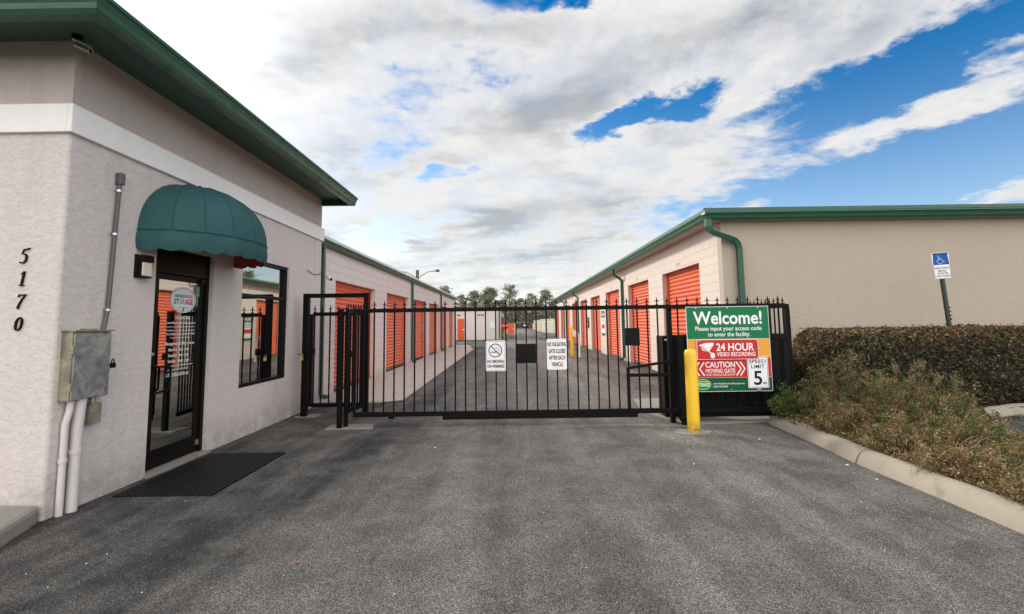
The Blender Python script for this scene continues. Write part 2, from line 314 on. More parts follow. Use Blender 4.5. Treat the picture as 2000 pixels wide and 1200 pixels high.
def single(name, mb, m_, label, cat, group=None, **k):
    c = Vector(np.array(mb.v).mean(0)); c.z = min(q[2] for q in mb.v)
    ob = mb.build(name, m_, None, c, **k); ob.location = c; return tag(ob, label, cat, group)
def structure(name, mb, m_, **k): return tag(mb.build(name, m_, **k), kind='structure')
# wall with openings. axis 'x': wall lies in plane x=c, runs along y; thickness t towards sign
def wall(mb, axis, c, t, u0, u1, z0, z1, holes=(), reveal_mi=None, bx=()):
    us = sorted({u0, u1, *[h[0] for h in holes], *[h[1] for h in holes], *bx}); zs = sorted({z0, z1, *[h[2] for h in holes], *[h[3] for h in holes]})
    def solid(i, j):
        if not (0 <= i < len(us)-1 and 0 <= j < len(zs)-1): return False
        uc = (us[i]+us[i+1])/2; zc_ = (zs[j]+zs[j+1])/2
        return not any(h[0] < uc < h[1] and h[2] < zc_ < h[3] for h in holes)
    def pt(u_, z_, k): return (c+k, u_, z_) if axis == 'x' else (u_, c+k, z_)
    for i in range(len(us)-1):
        for j in range(len(zs)-1):
            if not solid(i, j): continue
            a, b, e, g = us[i], us[i+1], zs[j], zs[j+1]; base = mb.cur
            mb.add([pt(a,e,0),pt(b,e,0),pt(b,g,0),pt(a,g,0)], [(0,1,2,3)]); mb.add([pt(a,e,t),pt(b,e,t),pt(b,g,t),pt(a,g,t)], [(3,2,1,0)])
            for (di, dj, q) in ((-1,0,[(a,e),(a,g)]),(1,0,[(b,e),(b,g)]),(0,-1,[(a,e),(b,e)]),(0,1,[(a,g),(b,g)])):
                if solid(i+di, j+dj): continue
                inner = 0 <= i+di < len(us)-1 and 0 <= j+dj < len(zs)-1
                if inner and reveal_mi is not None: mb.cur = reveal_mi
                (p0, q0), (p1_, q1) = q; mb.add([pt(p0,q0,0),pt(p1_,q1,0),pt(p1_,q1,t),pt(p0,q0,t)], [(0,1,2,3)]); mb.cur = base
    return mb
# ------------------------------------------------------------------ lettering (flat outlines of the built-in font, sat 2 mm proud of what they are written on)
_tc = {}
def glyphs(s_, bold=0., shear=0., space=1.):
    k = (s_, bold, shear, space)
    if k not in _tc:
        cu = bpy.data.curves.new('lettering', 'FONT'); cu.body = s_; cu.offset = bold; cu.shear = shear; cu.space_character = space; cu.resolution_u = 3; cu.size = 1
        ob = bpy.data.objects.new('lettering', cu); C.objects.link(ob); bpy.context.view_layer.update()
        me = bpy.data.meshes.new_from_object(ob.evaluated_get(bpy.context.evaluated_depsgraph_get()))
        vs = np.array([q.co[:2] for q in me.vertices]); fs = [tuple(q.vertices) for q in me.polygons]
        bpy.data.objects.remove(ob); bpy.data.curves.remove(cu); bpy.data.meshes.remove(me)
        vs[:, 0] -= vs[:, 0].min(); _tc[k] = (vs, fs)
    return _tc[k]
class Board:      # a flat panel with its own 2-D axes: (a across, b down) in 0..1, origin at top left
    def __init__(s, tl, right, down, nrm): s.o = Vector(tl); s.r = Vector(right); s.d = Vector(down); s.n = Vector(nrm).normalized()
    def P(s, a, b, h=0): return s.o+s.r*a+s.d*b+s.n*h
    def poly(s, mb, pts, h=.002): mb.add([s.P(a, b, h) for a, b in pts], [tuple(range(len(pts)))])
    def rect(s, mb, a0, b0, a1, b1, h=.002): s.poly(mb, [(a0,b0),(a1,b0),(a1,b1),(a0,b1)], h)
    def strip(s, mb, pts, wd, h=.002, closed=False):   # line of width wd (in metres)
        W, H_ = s.r.length, s.d.length; q = [Vector((a*W, b*H_)) for a, b in pts]; n = len(q)
        L = []; Rr = []
        for i in range(n):
            if closed: d = (q[(i+1)%n]-q[i-1]).normalized()
            else: d = (q[min(i+1,n-1)]-q[max(i-1,0)]).normalized()
            pr = Vector((-d.y, d.x))*wd/2; L.append(q[i]+pr); Rr.append(q[i]-pr)
        vs = [s.P(v_.x/W, v_.y/H_, h) for v_ in L+Rr]; fs = [(i, (i+1)%n, n+(i+1)%n, n+i) for i in range(n if closed else n-1)]
        mb.add(vs, fs)
    def text(s, mb, t, a0, a1, b0, b1, bold=.012, shear=0, h=.002, ref='H', space=1., desc=False):
        # caps of the line span b0..b1
        vs, fs = glyphs(t, bold, shear, space); cap = glyphs(ref, bold)[0][:, 1]; y0, y1 = cap.min(), cap.max(); wx = vs[:, 0].max()
        pts = [s.P(a0+(a1-a0)*x/wx, b1-(b1-b0)*(y-y0)/(y1-y0), h) for x, y in vs]
        mb.add(pts, fs)
    def ellipse(s, mb, ca, cb, ra, rb, h=.002, n=40): s.poly(mb, [(ca+ra*math.cos(2*math.pi*k/n), cb+rb*math.sin(2*math.pi*k/n)) for k in range(n)], h)
    def rrect_pts(s, m_, rad, k=5):
        W, H_ = s.r.length, s.d.length; pts = []
        for cx_, cy_, t0 in ((1-m_/W-rad/W, m_/H_+rad/H_, -90), (1-m_/W-rad/W, 1-m_/H_-rad/H_, 0), (m_/W+rad/W, 1-m_/H_-rad/H_, 90), (m_/W+rad/W, m_/H_+rad/H_, 180)):
            for i in range(k+1): t = R_(t0+90*i/k); pts.append((cx_+math.cos(t)*rad/W, cy_+math.sin(t)*rad/H_))
        return pts
    def plate(s, mb, rad=.02, th=.003):
        pts = s.rrect_pts(0, rad); n = len(pts); mb.add([s.P(a,b,0) for a,b in pts]+[s.P(a,b,-th) for a,b in pts], [tuple(range(n)), tuple(range(n,2*n))[::-1]]+[(i,(i+1)%n,n+(i+1)%n,n+i) for i in range(n)])
def stroke_text(B, mb, t, a0, a1, b0, b1, wt=.17, h=.002): B.text(mb, t, a0, a1, b0, b1, max(0, (wt-.12)*.22), h=h)
# ================================================================== THE SETTING
structure('ground', MB().add([(-900,-900,-.03),(900,-900,-.03),(900,1500,-.03),(-900,1500,-.03)], [(0,1,2,3)]), 'ground')
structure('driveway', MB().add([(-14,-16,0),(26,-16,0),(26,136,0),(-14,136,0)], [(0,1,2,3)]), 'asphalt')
structure('pavement', MB().prism([(-4.13,9.35),(-2.72,9.35),(-2.28,9.6),(-2.33,18),(-2.40,28.0),(-3.2,33.2),(-4.13,33.2)], -.05, .03), 'apron_concrete', bevel=.01)
mb = MB()
for i in range(3): mb.box((-4.125+.0, 14.3+i*6, .0305), (-2.3, 14.312+i*6, .0312))
structure('pavement_joints', mb, 'mulch')
bed = [(4.0,7.05),(3.90,6.2),(3.78,5),(3.76,4),(3.72,2),(3.72,-4),(6.1,-4),(6.15,5.6),(6.5,6.5),(6.95,7.05),(8.15,7.5),(14,7.6),(14,9.6),(4.9,9.6),(4.55,9.55),(4.35,7.3)]
structure('planting_bed', MB().prism(bed, -.02, .10), 'mulch')
def kerb(pts, wd=.20, h=.15, name='kerb', gap=None, side=1):
    mb = MB(); prof = [(0,-.03),(.012,.02),(.035,.075),(.065,h-.035),(.10,h-.008),(.14,h),(wd-.015,h-.004),(wd,h-.03),(wd,-.03)]
    P_ = [Vector((x, y)) for x, y in pts]; Q = []
    for i in range(len(P_)-1):
        n = max(2, int((P_[i+1]-P_[i]).length/.12))
        for k in range(n): Q.append(P_[i].lerp(P_[i+1], k/n))
    Q.append(P_[-1]); rows = []
    for i, q in enumerate(Q):
        d = (Q[min(i+1,len(Q)-1)]-Q[max(i-1,0)]).normalized(); nn = Vector((d.y, -d.x))*side
        s_ = min(1, .12+(len(Q)-1-i)/5) if gap else 1; j = random.uniform(-.004,.004)
        rows.append([(q.x+nn.x*(a+j*(a<.05)), q.y+nn.y*(a+j*(a<.05)), (b+random.uniform(-.003,.003))*(s_ if b > 0 else 1)) for a, b in prof])
    m_ = len(prof); mb.add([v for rr in rows for v in rr], [(i*m_+k, i*m_+k+1, (i+1)*m_+k+1, (i+1)*m_+k) for i in range(len(rows)-1) for k in range(m_-1)]+[tuple(range(m_)), tuple((len(rows)-1)*m_+k for k in range(m_))[::-1]])
    return structure(name, mb, 'kerb_concrete', smooth=True)
# the kerb of the island: two cast lengths with an open joint between them
kerb([(3.63,-4),(3.60,2),(3.62,3.39),(3.645,4.1),(3.655,5.03)][::1], h=.15).scale = (1,1,1)
kerb([(3.93,7.17),(3.85,7.10),(3.80,6.85),(3.77,6.3),(3.72,5.6),(3.655,5.06)][::-1], h=.15, gap=True)
kerb([(6.2,-4),(6.25,5.6),(6.6,6.55),(7.05,7.0),(8.2,7.45),(14,7.55)], h=.13, side=-1)
structure('kerb', MB().prism([(-3.90,3.847),(-3.835,3.80),(-3.80,3.72),(-3.74,3.56),(-3.66,3.36),(-3.52,2.9),(-3.4,2.2),(-9,2.2),(-9,3.847)], -.02, .135), 'concrete', bevel=.035)
structure('concrete_pad', MB().prism([(-2.83,6.97),(-2.12,7.0),(-2.2,7.32),(-2.86,7.3)], -.02, .012), 'concrete')
structure('concrete_pad', MB().prism([(2.2,7.95),(2.33,7.66),(2.66,6.97),(3.95,7.12),(4.1,7.5),(4.4,9.55),(2.4,9.3)], -.02, .014), 'concrete')
structure('concrete_pad', MB().prism([(2.21,6.46),(2.40,6.36),(2.69,6.41),(2.76,6.52),(2.6,6.66),(2.35,6.68)], -.02, .012), 'concrete')
structure('concrete_pad', MB().prism([(-3.75,7.93),(-3.4,7.92),(-3.38,8.2),(-3.75,8.2)], -.02, .010), 'concrete')
structure('threshold_slab', MB().box((-3.97,4.86,-.02),(-3.80,5.86,.028)), 'concrete')
# ================================================================== OFFICE BUILDING
XO, YO = -3.85, 3.85
T = Thing('office_building', (-6,6.5,0), 'pale stucco office with green eaves, glass door and house number 5170, nearest on the left', 'building')
DO = (4.89, 5.84, 0, 2.46); WO = (6.47, 7.82, .69, 2.56)
mb = MB(); wall(mb, 'x', XO, -.2, YO+.03, 9.12, 0, 3.40, [DO, WO])
wall(mb, 'y', YO, .2, -9, XO-.03, 0, 3.40)
# rounded corner
cx_, cy_ = XO-.03, YO+.03; ar = [(cx_+.03*math.cos(R_(a)), cy_+.03*math.sin(R_(a))) for a in range(-90, 1, 15)]
mb.add([(x, y, 0) for x, y in ar]+[(x, y, 3.40) for x, y in ar], [(i, i+1, len(ar)+i+1, len(ar)+i) for i in range(len(ar)-1)])
wall(mb, 'y', 9.12, -.2, -9, XO-.2, 0, 4.13); wall(mb, 'x', -9, .2, YO+.2, 8.9, 0, 4.13)
T.part('wall', mb, 'stucco')
mb = MB(); wall(mb, 'x', XO-.004, -.19, YO+.004, 9.115, 3.402, 4.13); wall(mb, 'y', YO+.003, .19, -9, XO-.006, 3.402, 4.13); T.part('upper_wall', mb, 'stucco_eave_shade', label='taupe wall above the band, eave shade put into its colour')
mb = MB().box((XO-.01, YO-.035, 3.265), (XO+.04, 9.155, 3.52)); mb.box((-9, YO-.035, 3.265), (XO-.012, YO+.01, 3.52)); mb.box((XO-1,9.125,3.265),(XO-.012,9.157,3.52))
T.part('trim_band', mb, 'band_white', bevel=.006, label='raised off-white stucco band under the eaves')
# soffit
GX, GY = -3.27, 3.40
mb = MB().box((-9.6, GY+.03, 4.12), (GX, 9.12, 4.15)); T.part('soffit', mb, 'green_soffit')
prof = [(0,0),(.075,0),(.095,.035),(.105,.075),(.125,.12),(.14,.135),(.14,.165),(.12,.165),(.12,.145),(.02,.145),(0,.165)]
def gutter(mb, pa, pb, out, z0, k=1.):     # K-profile gutter between two points, out = outward unit vector; mitred ends given by (da, db)
    (x0, y0, m0), (x1, y1, m1) = pa, pb; d = Vector((x1-x0, y1-y0)).normalized(); n = len(prof); vs = []
    for (x, y, mm) in (pa, pb):
        for a, b in prof: vs.append((x+out[0]*a*k+d.x*mm*a*k, y+out[1]*a*k+d.y*mm*a*k, z0+b*k))
    mb.add(vs, [(i, (i+1)%n, n+(i+1)%n, n+i) for i in range(n)]+[tuple(range(n))[::-1], tuple(range(n,2*n))])
mb = MB(); gutter(mb, (GX, GY, -1), (GX, 9.13, 0), (1,0), 3.985); T.part('gutter', mb, 'green_trim')
mb = MB(); gutter(mb, (-9.6, GY, 0), (GX, GY, 1), (0,-1), 3.985); T.part('gutter', mb, 'green_trim')
mb = MB().box((GX-.03, GY+.0, 4.0),(GX-.002, 9.12, 4.118)); mb.box((-9.6,GY+.002,4.0),(GX-.032,GY+.03,4.118)); T.part('fascia', mb, 'green_trim')
mb = MB(); mb.add([(-9.6,GY-.02,4.155),(GX+.02,GY-.02,4.155),(GX+.02,9.12,4.155),(-9.6,9.12,4.155),(-6.4,6.2,4.95),(-6.5,6.3,4.95)], [(0,1,4,5),(1,2,4),(2,3,5,4),(3,0,5)])
T.part('roof', mb, 'roof_green')
mb = MB().box((-9.6,9.10,3.99),(GX+.02,9.135,4.15)); T.part('verge_trim', mb, 'green_trim')
# house number, cut out of 1 cm plate
def vstrip(mb, pts, o, k, sh=.15, y=YO-.002, th=.012):
    P_ = [(x, z, max(.035, w_*.72)) for x, z, w_ in pts]; L = []; Rr = []
    for i, (x, z, w_) in enumerate(P_):
        a = Vector((P_[max(i-1,0)][0], P_[max(i-1,0)][1])); b = Vector((P_[min(i+1,len(P_)-1)][0], P_[min(i+1,len(P_)-1)][1])); d = (b-a).normalized(); nn = Vector((-d.y, d.x))*w_/2
        L.append((x+nn.x, z+nn.y)); Rr.append((x-nn.x, z-nn.y))
    q = L+Rr; n = len(L); vs = [(o[0]+(x+sh*z)*k, y-h, o[1]+z*k) for h in (0, th) for x, z in q]; N_ = 2*n; fs = []
    for i in range(n-1): fs += [(i, i+1, n+i+1, n+i), (N_+i, N_+i+1, N_+n+i+1, N_+n+i), (i, i+1, N_+i+1, N_+i), (n+i, n+i+1, N_+n+i+1, N_+n+i)]
    fs += [(0, n, N_+n, N_), (n-1, 2*n-1, N_+2*n-1, N_+n-1)]; mb.add(vs, fs)
def arc(cx, cz, rx, rz, a0, a1, w0, w1, n=18):
    return [(cx+rx*math.cos(R_(a0+(a1-a0)*i/n)), cz+rz*math.sin(R_(a0+(a1-a0)*i/n)), w0+(w1-w0)*abs(math.cos(R_(a0+(a1-a0)*i/n)))) for i in range(n+1)]
hgt = .125
for dg, zz in (('5', 2.118), ('1', 1.925), ('7', 1.73), ('0', 1.54)):
    mb = MB(); o = (-4.20, zz)
    if dg == '0': vstrip(mb, arc(.26,.5,.2,.44,0,360,.06,.17), o, hgt)
    if dg == '1': vstrip(mb, [(.08,.8,.04),(.18,.84,.06),(.3,.98,.06)], o, hgt); vstrip(mb, [(.3,1,.15),(.3,0,.15)], o, hgt); vstrip(mb, [(.12,.03,.06),(.48,.03,.06)], o, hgt)
    if dg == '7': vstrip(mb, [(.05,.78,.04),(.08,.96,.12),(.3,.93,.13),(.55,.97,.06)], o, hgt); vstrip(mb, [(.53,.97,.04),(.32,.6,.10),(.2,.25,.16),(.18,0,.17)], o, hgt)
    if dg == '5': vstrip(mb, [(.55,1.05,.04),(.4,.96,.12),(.18,.95,.10)], o, hgt); vstrip(mb, [(.17,.97,.05),(.1,.62,.05),(.22,.66,.07)]+arc(.22,.33,.24,.32,80,-130,.05,.16), o, hgt)
    T.part('house_number', mb, 'black_iron', label='black italic numeral %s on the wall' % dg)
# glass door (the panes sit a degree or so out of the wall's plane, as glazing does)
GT = math.tan(R_(.7))
def pane_mb(xc_, ya, yb, za, zb, g=None):
    h = (yb-ya)/2*(g or GT); return MB().prism([(xc_+h-.004,ya),(xc_+h+.004,ya),(xc_-h+.004,yb),(xc_-h-.004,yb)], za, zb)
mb = MB(); y0, y1 = DO[:2]; xf = XO-.05
for a, b in (((xf-.1,y0,0.03),(xf,y0+.05,2.46)), ((xf-.1,y1-.05,.03),(xf,y1,2.46)), ((xf-.1,y0+.05,2.22),(xf-.004,y1-.05,2.455)), ((xf-.1,y0+.05,2.17),(xf+.003,y1-.05,2.22))): mb.box(a, b)
T.part('door_frame', mb, 'black_frame', bevel=.003)
mb = MB(); a, b = y0+.053, y1-.053; xd = XO-.075
for p_, q in (((xd-.04,a,.04),(xd,a+.10,2.165)), ((xd-.04,b-.07,.04),(xd,b,2.165)), ((xd-.04,a+.1,.04),(xd-.001,b-.07,.235)), ((xd-.04,a+.1,2.10),(xd-.001,b-.07,2.165))): mb.box(p_, q)
dr = T.part('door', mb, 'black_frame', bevel=.003, label='black framed glass entrance door')
T.part('pane', pane_mb(xd-.016,a+.1,b-.07,.235,2.10), 'mirror_glass', dr)
mb = MB().tube([(xd,a+.045,1.13),(xd+.05,a+.045,1.13),(xd+.055,a+.06,1.13),(xd+.055,a+.24,1.12),(xd+.055,a+.26,1.10),(xd+.055,a+.26,.88),(xd+.055,a+.24,.86),(xd+.055,a+.06,.85),(xd+.05,a+.045,.85),(xd,a+.045,.85)], .012, 8)
T.part('handle', mb, 'black_iron', dr, smooth=True)
T.part('lock', MB().tube([(xd-.002,a+.05,1.27),(xd+.012,a+.05,1.27)], .018, 14), 'metal_bright', dr)
T.part('closer', MB().box((xd+.001,b-.1,2.105),(xd+.03,b-.02,2.15)), 'black_frame', dr)
T.part('kick_stop', MB().box((xd+.001,b-.05,.12),(xd+.02,b-.015,.18)), 'metal_bright', dr)
B = Board((xd-.0105-(5.06-(a+.1+b-.07)/2)*GT, 5.06, 2.10), (-.69*GT,.69,0), (0,0,-1.87), (1,0,0)); mw, mo_, mg, mr, mt_, mk = MB(), MB(), MB(), MB(), MB(), MB()
def bb(y): return (y-5.06)/.69
def bz(z): return (2.10-z)/1.87
B.ellipse(mw, bb(5.44), bz(1.885), .215/.69, .155/1.87, .002)
B.strip(mg, [(bb(5.44)+.198/.69*math.cos(2*math.pi*k/40), bz(1.885)+.14/1.87*math.sin(2*math.pi*k/40)) for k in range(40)], .005, .003, True)
B.text(mg, 'NEIGHBOR', bb(5.29), bb(5.46), bz(1.945), bz(1.91), .03, 0, .004); B.text(mr, 'HOOD', bb(5.47), bb(5.59), bz(1.945), bz(1.91), .03, 0, .004)
B.text(mg, 'ST', bb(5.28), bb(5.365), bz(1.895), bz(1.83), .03, 0, .004); B.text(mt_, 'OR', bb(5.37), bb(5.46), bz(1.895), bz(1.83), .03, 0, .004); B.text(mr, 'AGE', bb(5.465), bb(5.60), bz(1.895), bz(1.83), .03, 0, .004)
for k in range(3):
    c0 = 5.375+.065*k; B.strip(mk, [(bb(c0-.035), bz(1.782)),(bb(c0), bz(1.80)),(bb(c0+.035), bz(1.782))], .004, .004)
B.rect(mk, bb(5.43), bz(1.78), bb(5.455), bz(1.755), .004)
L = lambda t, y0_, y1_, z0, z1, bold=.02: B.text(mo_, t, bb(y0_), bb(y1_), bz(z1), bz(z0), bold*.4, 0, .003)
L('352.624.2700', 5.32, 5.56, 1.655, 1.69, .03); L('www.NeighborhoodStorage.com', 5.19, 5.66, 1.60, 1.625)
B.rect(mo_, bb(5.19), bz(1.567), bb(5.66), bz(1.562), .003)
L('This facility is managed from an office located at', 5.19, 5.66, 1.515, 1.532, .01); L('1761 SE Maricamp Rd., Ocala, FL 34480', 5.19, 5.66, 1.47, 1.492); L('(Google Map Recommended Route)', 5.26, 5.58, 1.432, 1.446, .01)
L('Management Office Hours', 5.18, 5.66, 1.355, 1.39, .035); L('Mon-Fri:  9am – 6pm', 5.24, 5.57, 1.285, 1.32, .03); L('Saturday:  9am – 5pm', 5.24, 5.57, 1.22, 1.255, .03); L('Sunday:  10am – 4pm', 5.24, 5.58, 1.155, 1.19, .03)
B.rect(mo_, bb(5.17), bz(1.118), bb(5.65), bz(1.113), .003)
L('AFTER HOURS ASSISTANCE', 5.24, 5.58, 1.06, 1.08, .01); L('1.800.456.0690 x8', 5.22, 5.58, .995, 1.035, .03)
lg = T.part('logo_decal', mw, 'sign_white', dr); T.part('lettering', mo_, 'text_white', dr)
for q, mm in ((mg,'sign_green'),(mr,'sign_red'),(mt_,'logo_tan'),(mk,'sign_black')): T.part('lettering', q, mm, dr)
mb = MB(); B.rect(mb, bb(5.64), bz(2.06), bb(5.735), bz(1.93), .002); T.part('sticker', mb, 'sign_green', dr)
mb = MB(); B.strip(mb, [(bb(5.645), bz(2.055)),(bb(5.73), bz(2.055)),(bb(5.73), bz(1.935)),(bb(5.645), bz(1.935))], .005, .003, True)
for k in range(4): B.rect(mb, bb(5.66), bz(2.035-.025*k), bb(5.715), bz(2.028-.025*k), .003)
T.part('lettering', mb, 'text_white', dr)
# window
mb = MB(); y0, y1, z0, z1 = WO; xf = XO-.03
for p_, q in (((xf-.08,y0,z0),(xf,y0+.045,z1)), ((xf-.08,y1-.045,z0),(xf,y1,z1)), ((xf-.08,y0+.045,z0),(xf-.001,y1-.045,z0+.05)), ((xf-.08,y0+.045,z1-.05),(xf-.001,y1-.045,z1)), ((xf-.08,y0+.045,1.99),(xf-.006,y1-.045,2.04))): mb.box(p_, q)
wf = T.part('window', mb, 'black_frame', bevel=.003)
T.part('pane', pane_mb(xf-.046,y0+.045,y1-.045,z0+.05,1.99,.019), 'mirror_glass', wf); T.part('pane', pane_mb(xf-.046,y0+.045,y1-.045,2.04,z1-.05,.019), 'mirror_glass', wf)
# awning
yc, Dw, Ww, Hh, z0 = 5.43, .755, .82, .66, 2.575
T = Thing('awning', (XO, yc, 2.35), 'green domed fabric awning with scalloped valance over the glass door', 'awning')
def dome(sc_, lo):
    mb = MB(); G_, S_, V_ = 8, 6, 10; nphi = G_*S_; rows = []
    for j in range(V_+1):
        th = math.pi/2*j/V_; row = []
        for i in range(nphi+1):
            ph = math.pi*i/nphi; g = (i % S_)/S_; fl = 1-.018*math.sin(math.pi*g)
            sp_ = abs(math.sin(ph))**.92; cp = math.copysign(abs(math.cos(ph))**.92, math.cos(ph)); ct = math.cos(th)**.85 if j < V_ else 0; st = math.sin(th)**1.0
            row.append((XO+.004+Dw*sc_*sp_*ct*fl, yc-Ww*sc_*cp*ct*fl, z0+Hh*sc_*st*(1-.008*math.sin(math.pi*g))))
        rows.append(row)
    skirt = []
    for j in range(1, 5):
        row = []
        for i in range(nphi+1):
            x, y, z = rows[0][i]; g = (i % S_)/S_; t = j/4; drop = .20+.025*abs(math.sin(math.pi*i/S_*1.5))
            bow = 1+.02*math.sin(math.pi*t)+.012*math.sin(i*1.7)*t
            row.append((XO+.004+(x-XO-.004)*bow, yc+(y-yc)*bow, z-drop*t+lo))
        skirt.append(row)
    allr = skirt[::-1]+rows; n = nphi+1
    mb.add([v for rr in allr for v in rr], [(a*n+i, a*n+i+1, (a+1)*n+i+1, (a+1)*n+i) for a in range(len(allr)-1) for i in range(nphi)]); return mb
ob = T.part('canopy', dome(1, 0), 'green_awning', smooth=True)
T.part('lining', dome(.985, .006), 'awning_lining', smooth=True, label='rust coloured inner face of the awning fabric')
mb = MB()
def domept(ph, th, k=1.004):
    ct = math.cos(th)**.85 if th < 1.57 else 0
    return (XO+.004+Dw*k*abs(math.sin(ph))**.92*ct, yc-Ww*k*math.copysign(abs(math.cos(ph))**.92, math.cos(ph))*ct, z0+Hh*k*math.sin(th))
for g in range(1, 8): mb.tube([domept(math.pi*g/8, math.pi/2*j/10) for j in range(11)], .005, 4)
mb.tube([domept(math.pi*g/48, 0, 1.006) for g in range(49)], .006, 4)
T.part('seam', mb, 'green_awning')
# wall lamp
T = Thing('wall_lamp', (XO, 4.68, 2.05), 'black framed wall lamp with a cream lens left of the glass door', 'lamp')
T.part('housing', MB().box((XO-.002,4.60,2.07),(XO+.025,4.755,2.31)).box((XO+.025,4.605,2.235),(XO+.085,4.75,2.305)).box((XO+.025,4.61,2.085),(XO+.07,4.617,2.235)).box((XO+.025,4.61,2.072),(XO+.08,4.75,2.085)), 'black_frame', bevel=.006)
T.part('lens', MB().box((XO+.026,4.62,2.087),(XO+.078,4.745,2.233)), 'lens_cream', bevel=.012)
# security camera under the corner of the eaves
T = Thing('security_camera', (-3.80, 3.78, 4.12), 'small white bullet camera under the green eaves at the office corner', 'camera')
T.part('bracket', MB().tube([(-3.79,3.79,4.12),(-3.79,3.78,4.06),(-3.77,3.78,4.03)], .012, 8).tube([(-3.79,3.79,4.12),(-3.79,3.79,4.105)], .04, 14), 'black_frame', smooth=True)
bd = T.part('body', MB().obox((-3.79,3.77,4.035),(-3.70,3.82,4.00),.05,.045), 'metal_bright', bevel=.006)
T.part('lens', MB().tube([(-3.701,3.819,4.001),(-3.695,3.822,3.999)], .018, 14), 'dark_lens', bd)
T.part('sunshield', MB().obox((-3.80,3.765,4.066),(-3.688,3.827,4.024),.065,.005), 'white_paint', bd)
T.part('cable', MB().tube([(-3.80,3.76,4.03),(-3.86,3.78,4.05),(-3.90,3.83,3.98),(-3.88,3.845,3.95)], .003, 6), 'soffit_tan', smooth=True)
single('cable', MB().tube([(-3.838,3.93,4.1),(-3.84,3.92,3.9),(-3.842,3.95,3.8),(-3.841,3.90,3.7),(-3.84,3.88,3.6),(-3.842,3.89,3.53)], .003, 6), 'soffit_tan', 'thin pale cable hanging down the wall below the corner camera', 'cable', smooth=True)
# electrical cabinet with its pipes
T = Thing('electrical_cabinet', (XO, 4.09, .95), 'weathered galvanised electrical cabinet with a padlock on the office wall', 'electrical box')
T.part('case', MB().box((XO-.002,3.905,.945),(XO+.095,4.275,1.53)), 'galv_tan', bevel=.004)
dd = T.part('door', MB().box((XO+.096,3.915,.95),(XO+.108,4.27,1.515)), 'galvanised', bevel=.003)
T.part('lid', MB().box((XO-.001,3.895,1.531),(XO+.125,4.29,1.545)).box((XO+.02,4.05,1.545),(XO+.08,4.15,1.556)), 'galv_tan', bevel=.002)
T.part('hinge', MB().box((XO+.06,3.90,1.34),(XO+.112,3.918,1.41)), 'galv_tan', dd); T.part('hinge', MB().box((XO+.06,3.90,1.03),(XO+.112,3.918,1.09)), 'galv_tan', dd)
T.part('padlock', MB().box((XO+.10,4.275,1.19),(XO+.125,4.315,1.235)).tube([(XO+.112,4.283,1.235),(XO+.112,4.283,1.262),(XO+.112,4.295,1.272),(XO+.112,4.307,1.262),(XO+.112,4.307,1.235)], .005, 6), 'black_iron', dd)
pp_ = MB().tube([(XO+.045,3.985,.95),(XO+.045,3.975,.85),(XO+.035,3.955,.75),(XO+.035,3.955,-.03)], .026, 14).tube([(XO+.035,3.955,.43),(XO+.035,3.955,.46)], .032, 14)
single('pipe', pp_, 'pipe_white', 'thinner of the two pale pipes under the electrical cabinet', 'pipe', 'pipes under the cabinet', smooth=True)
pp_ = MB().tube([(XO+.05,4.07,.95),(XO+.045,4.055,.7),(XO+.045,4.05,-.03)], .042, 16).tube([(XO+.045,4.05,.48),(XO+.045,4.05,.515)], .049, 16)
single('pipe', pp_, 'pipe_white', 'thicker of the two pale pipes under the electrical cabinet', 'pipe', 'pipes under the cabinet', smooth=True)
T = Thing('junction_box', (XO, 4.16, .7), 'small tan junction box just under the electrical cabinet', 'junction box')
T.part('case', MB().box((XO-.002,4.14,.70),(XO+.07,4.25,.885)), 'galv_tan', bevel=.006); T.part('cover', MB().box((XO+.071,4.143,.705),(XO+.077,4.247,.88)), 'galv_tan'); T.part('fitting', MB().tube([(XO+.04,4.19,.885),(XO+.04,4.19,.946)], .022, 12), 'galvanised', smooth=True)
T = Thing('conduit', (XO, 4.34, 1.5), 'grey vertical conduit rising from the electrical cabinet up the office wall', 'conduit')
T.part('tube', MB().tube([(XO+.03,4.265,1.546),(XO+.03,4.275,1.6),(XO+.03,4.30,1.75),(XO+.03,4.34,2.95)], .018, 12), 'conduit_grey', smooth=True)
T.part('elbow_fitting', MB().box((XO-.001,4.315,2.95),(XO+.06,4.375,3.07)), 'conduit_grey', bevel=.012)
for z in (1.72, 2.45, 2.88): T.part('strap', MB().tube([(XO+.03,4.30+(z-1.75)*.033,z),(XO+.03,4.30+(z-1.75)*.033,z+.02)], .0215, 12).box((XO-.001,4.27,z),(XO+.006,4.36,z+.02)), 'metal_bright')
# mat
mb = MB().box((-3.73,4.36,.0),(-2.80,5.75,.014)); mt = single('doormat', mb, 'rubber', 'black rubber mat on the asphalt in front of the glass door', 'doormat', bevel=.005)
# cable and small camera where office meets the storage row
single('cable', MB().tube([(XO+.005,8.5,2.60),(XO+.01,8.7,2.55),(XO+.01,8.95,2.56),(XO+.02,9.1,2.62),(-3.98,9.35,2.9),(-4.0,9.6,3.25)], .006, 6), 'black_iron', 'loose dark cable sagging near the far end of the office wall', 'cable', smooth=True)
T = Thing('dome_camera', (-3.9,9.66,2.5), 'small camera fixed to the green downspout beside the office end', 'camera')
T.part('bracket', MB().tube([(-3.96,9.66,2.60),(-3.88,9.64,2.60)], .015, 8), 'black_frame'); T.part('body', MB().tube([(-3.90,9.62,2.58),(-3.82,9.56,2.53)], .04, 14), 'white_paint', smooth=True); T.part('lens', MB().tube([(-3.82,9.56,2.53),(-3.812,9.554,2.526)], .028, 12), 'dark_lens')
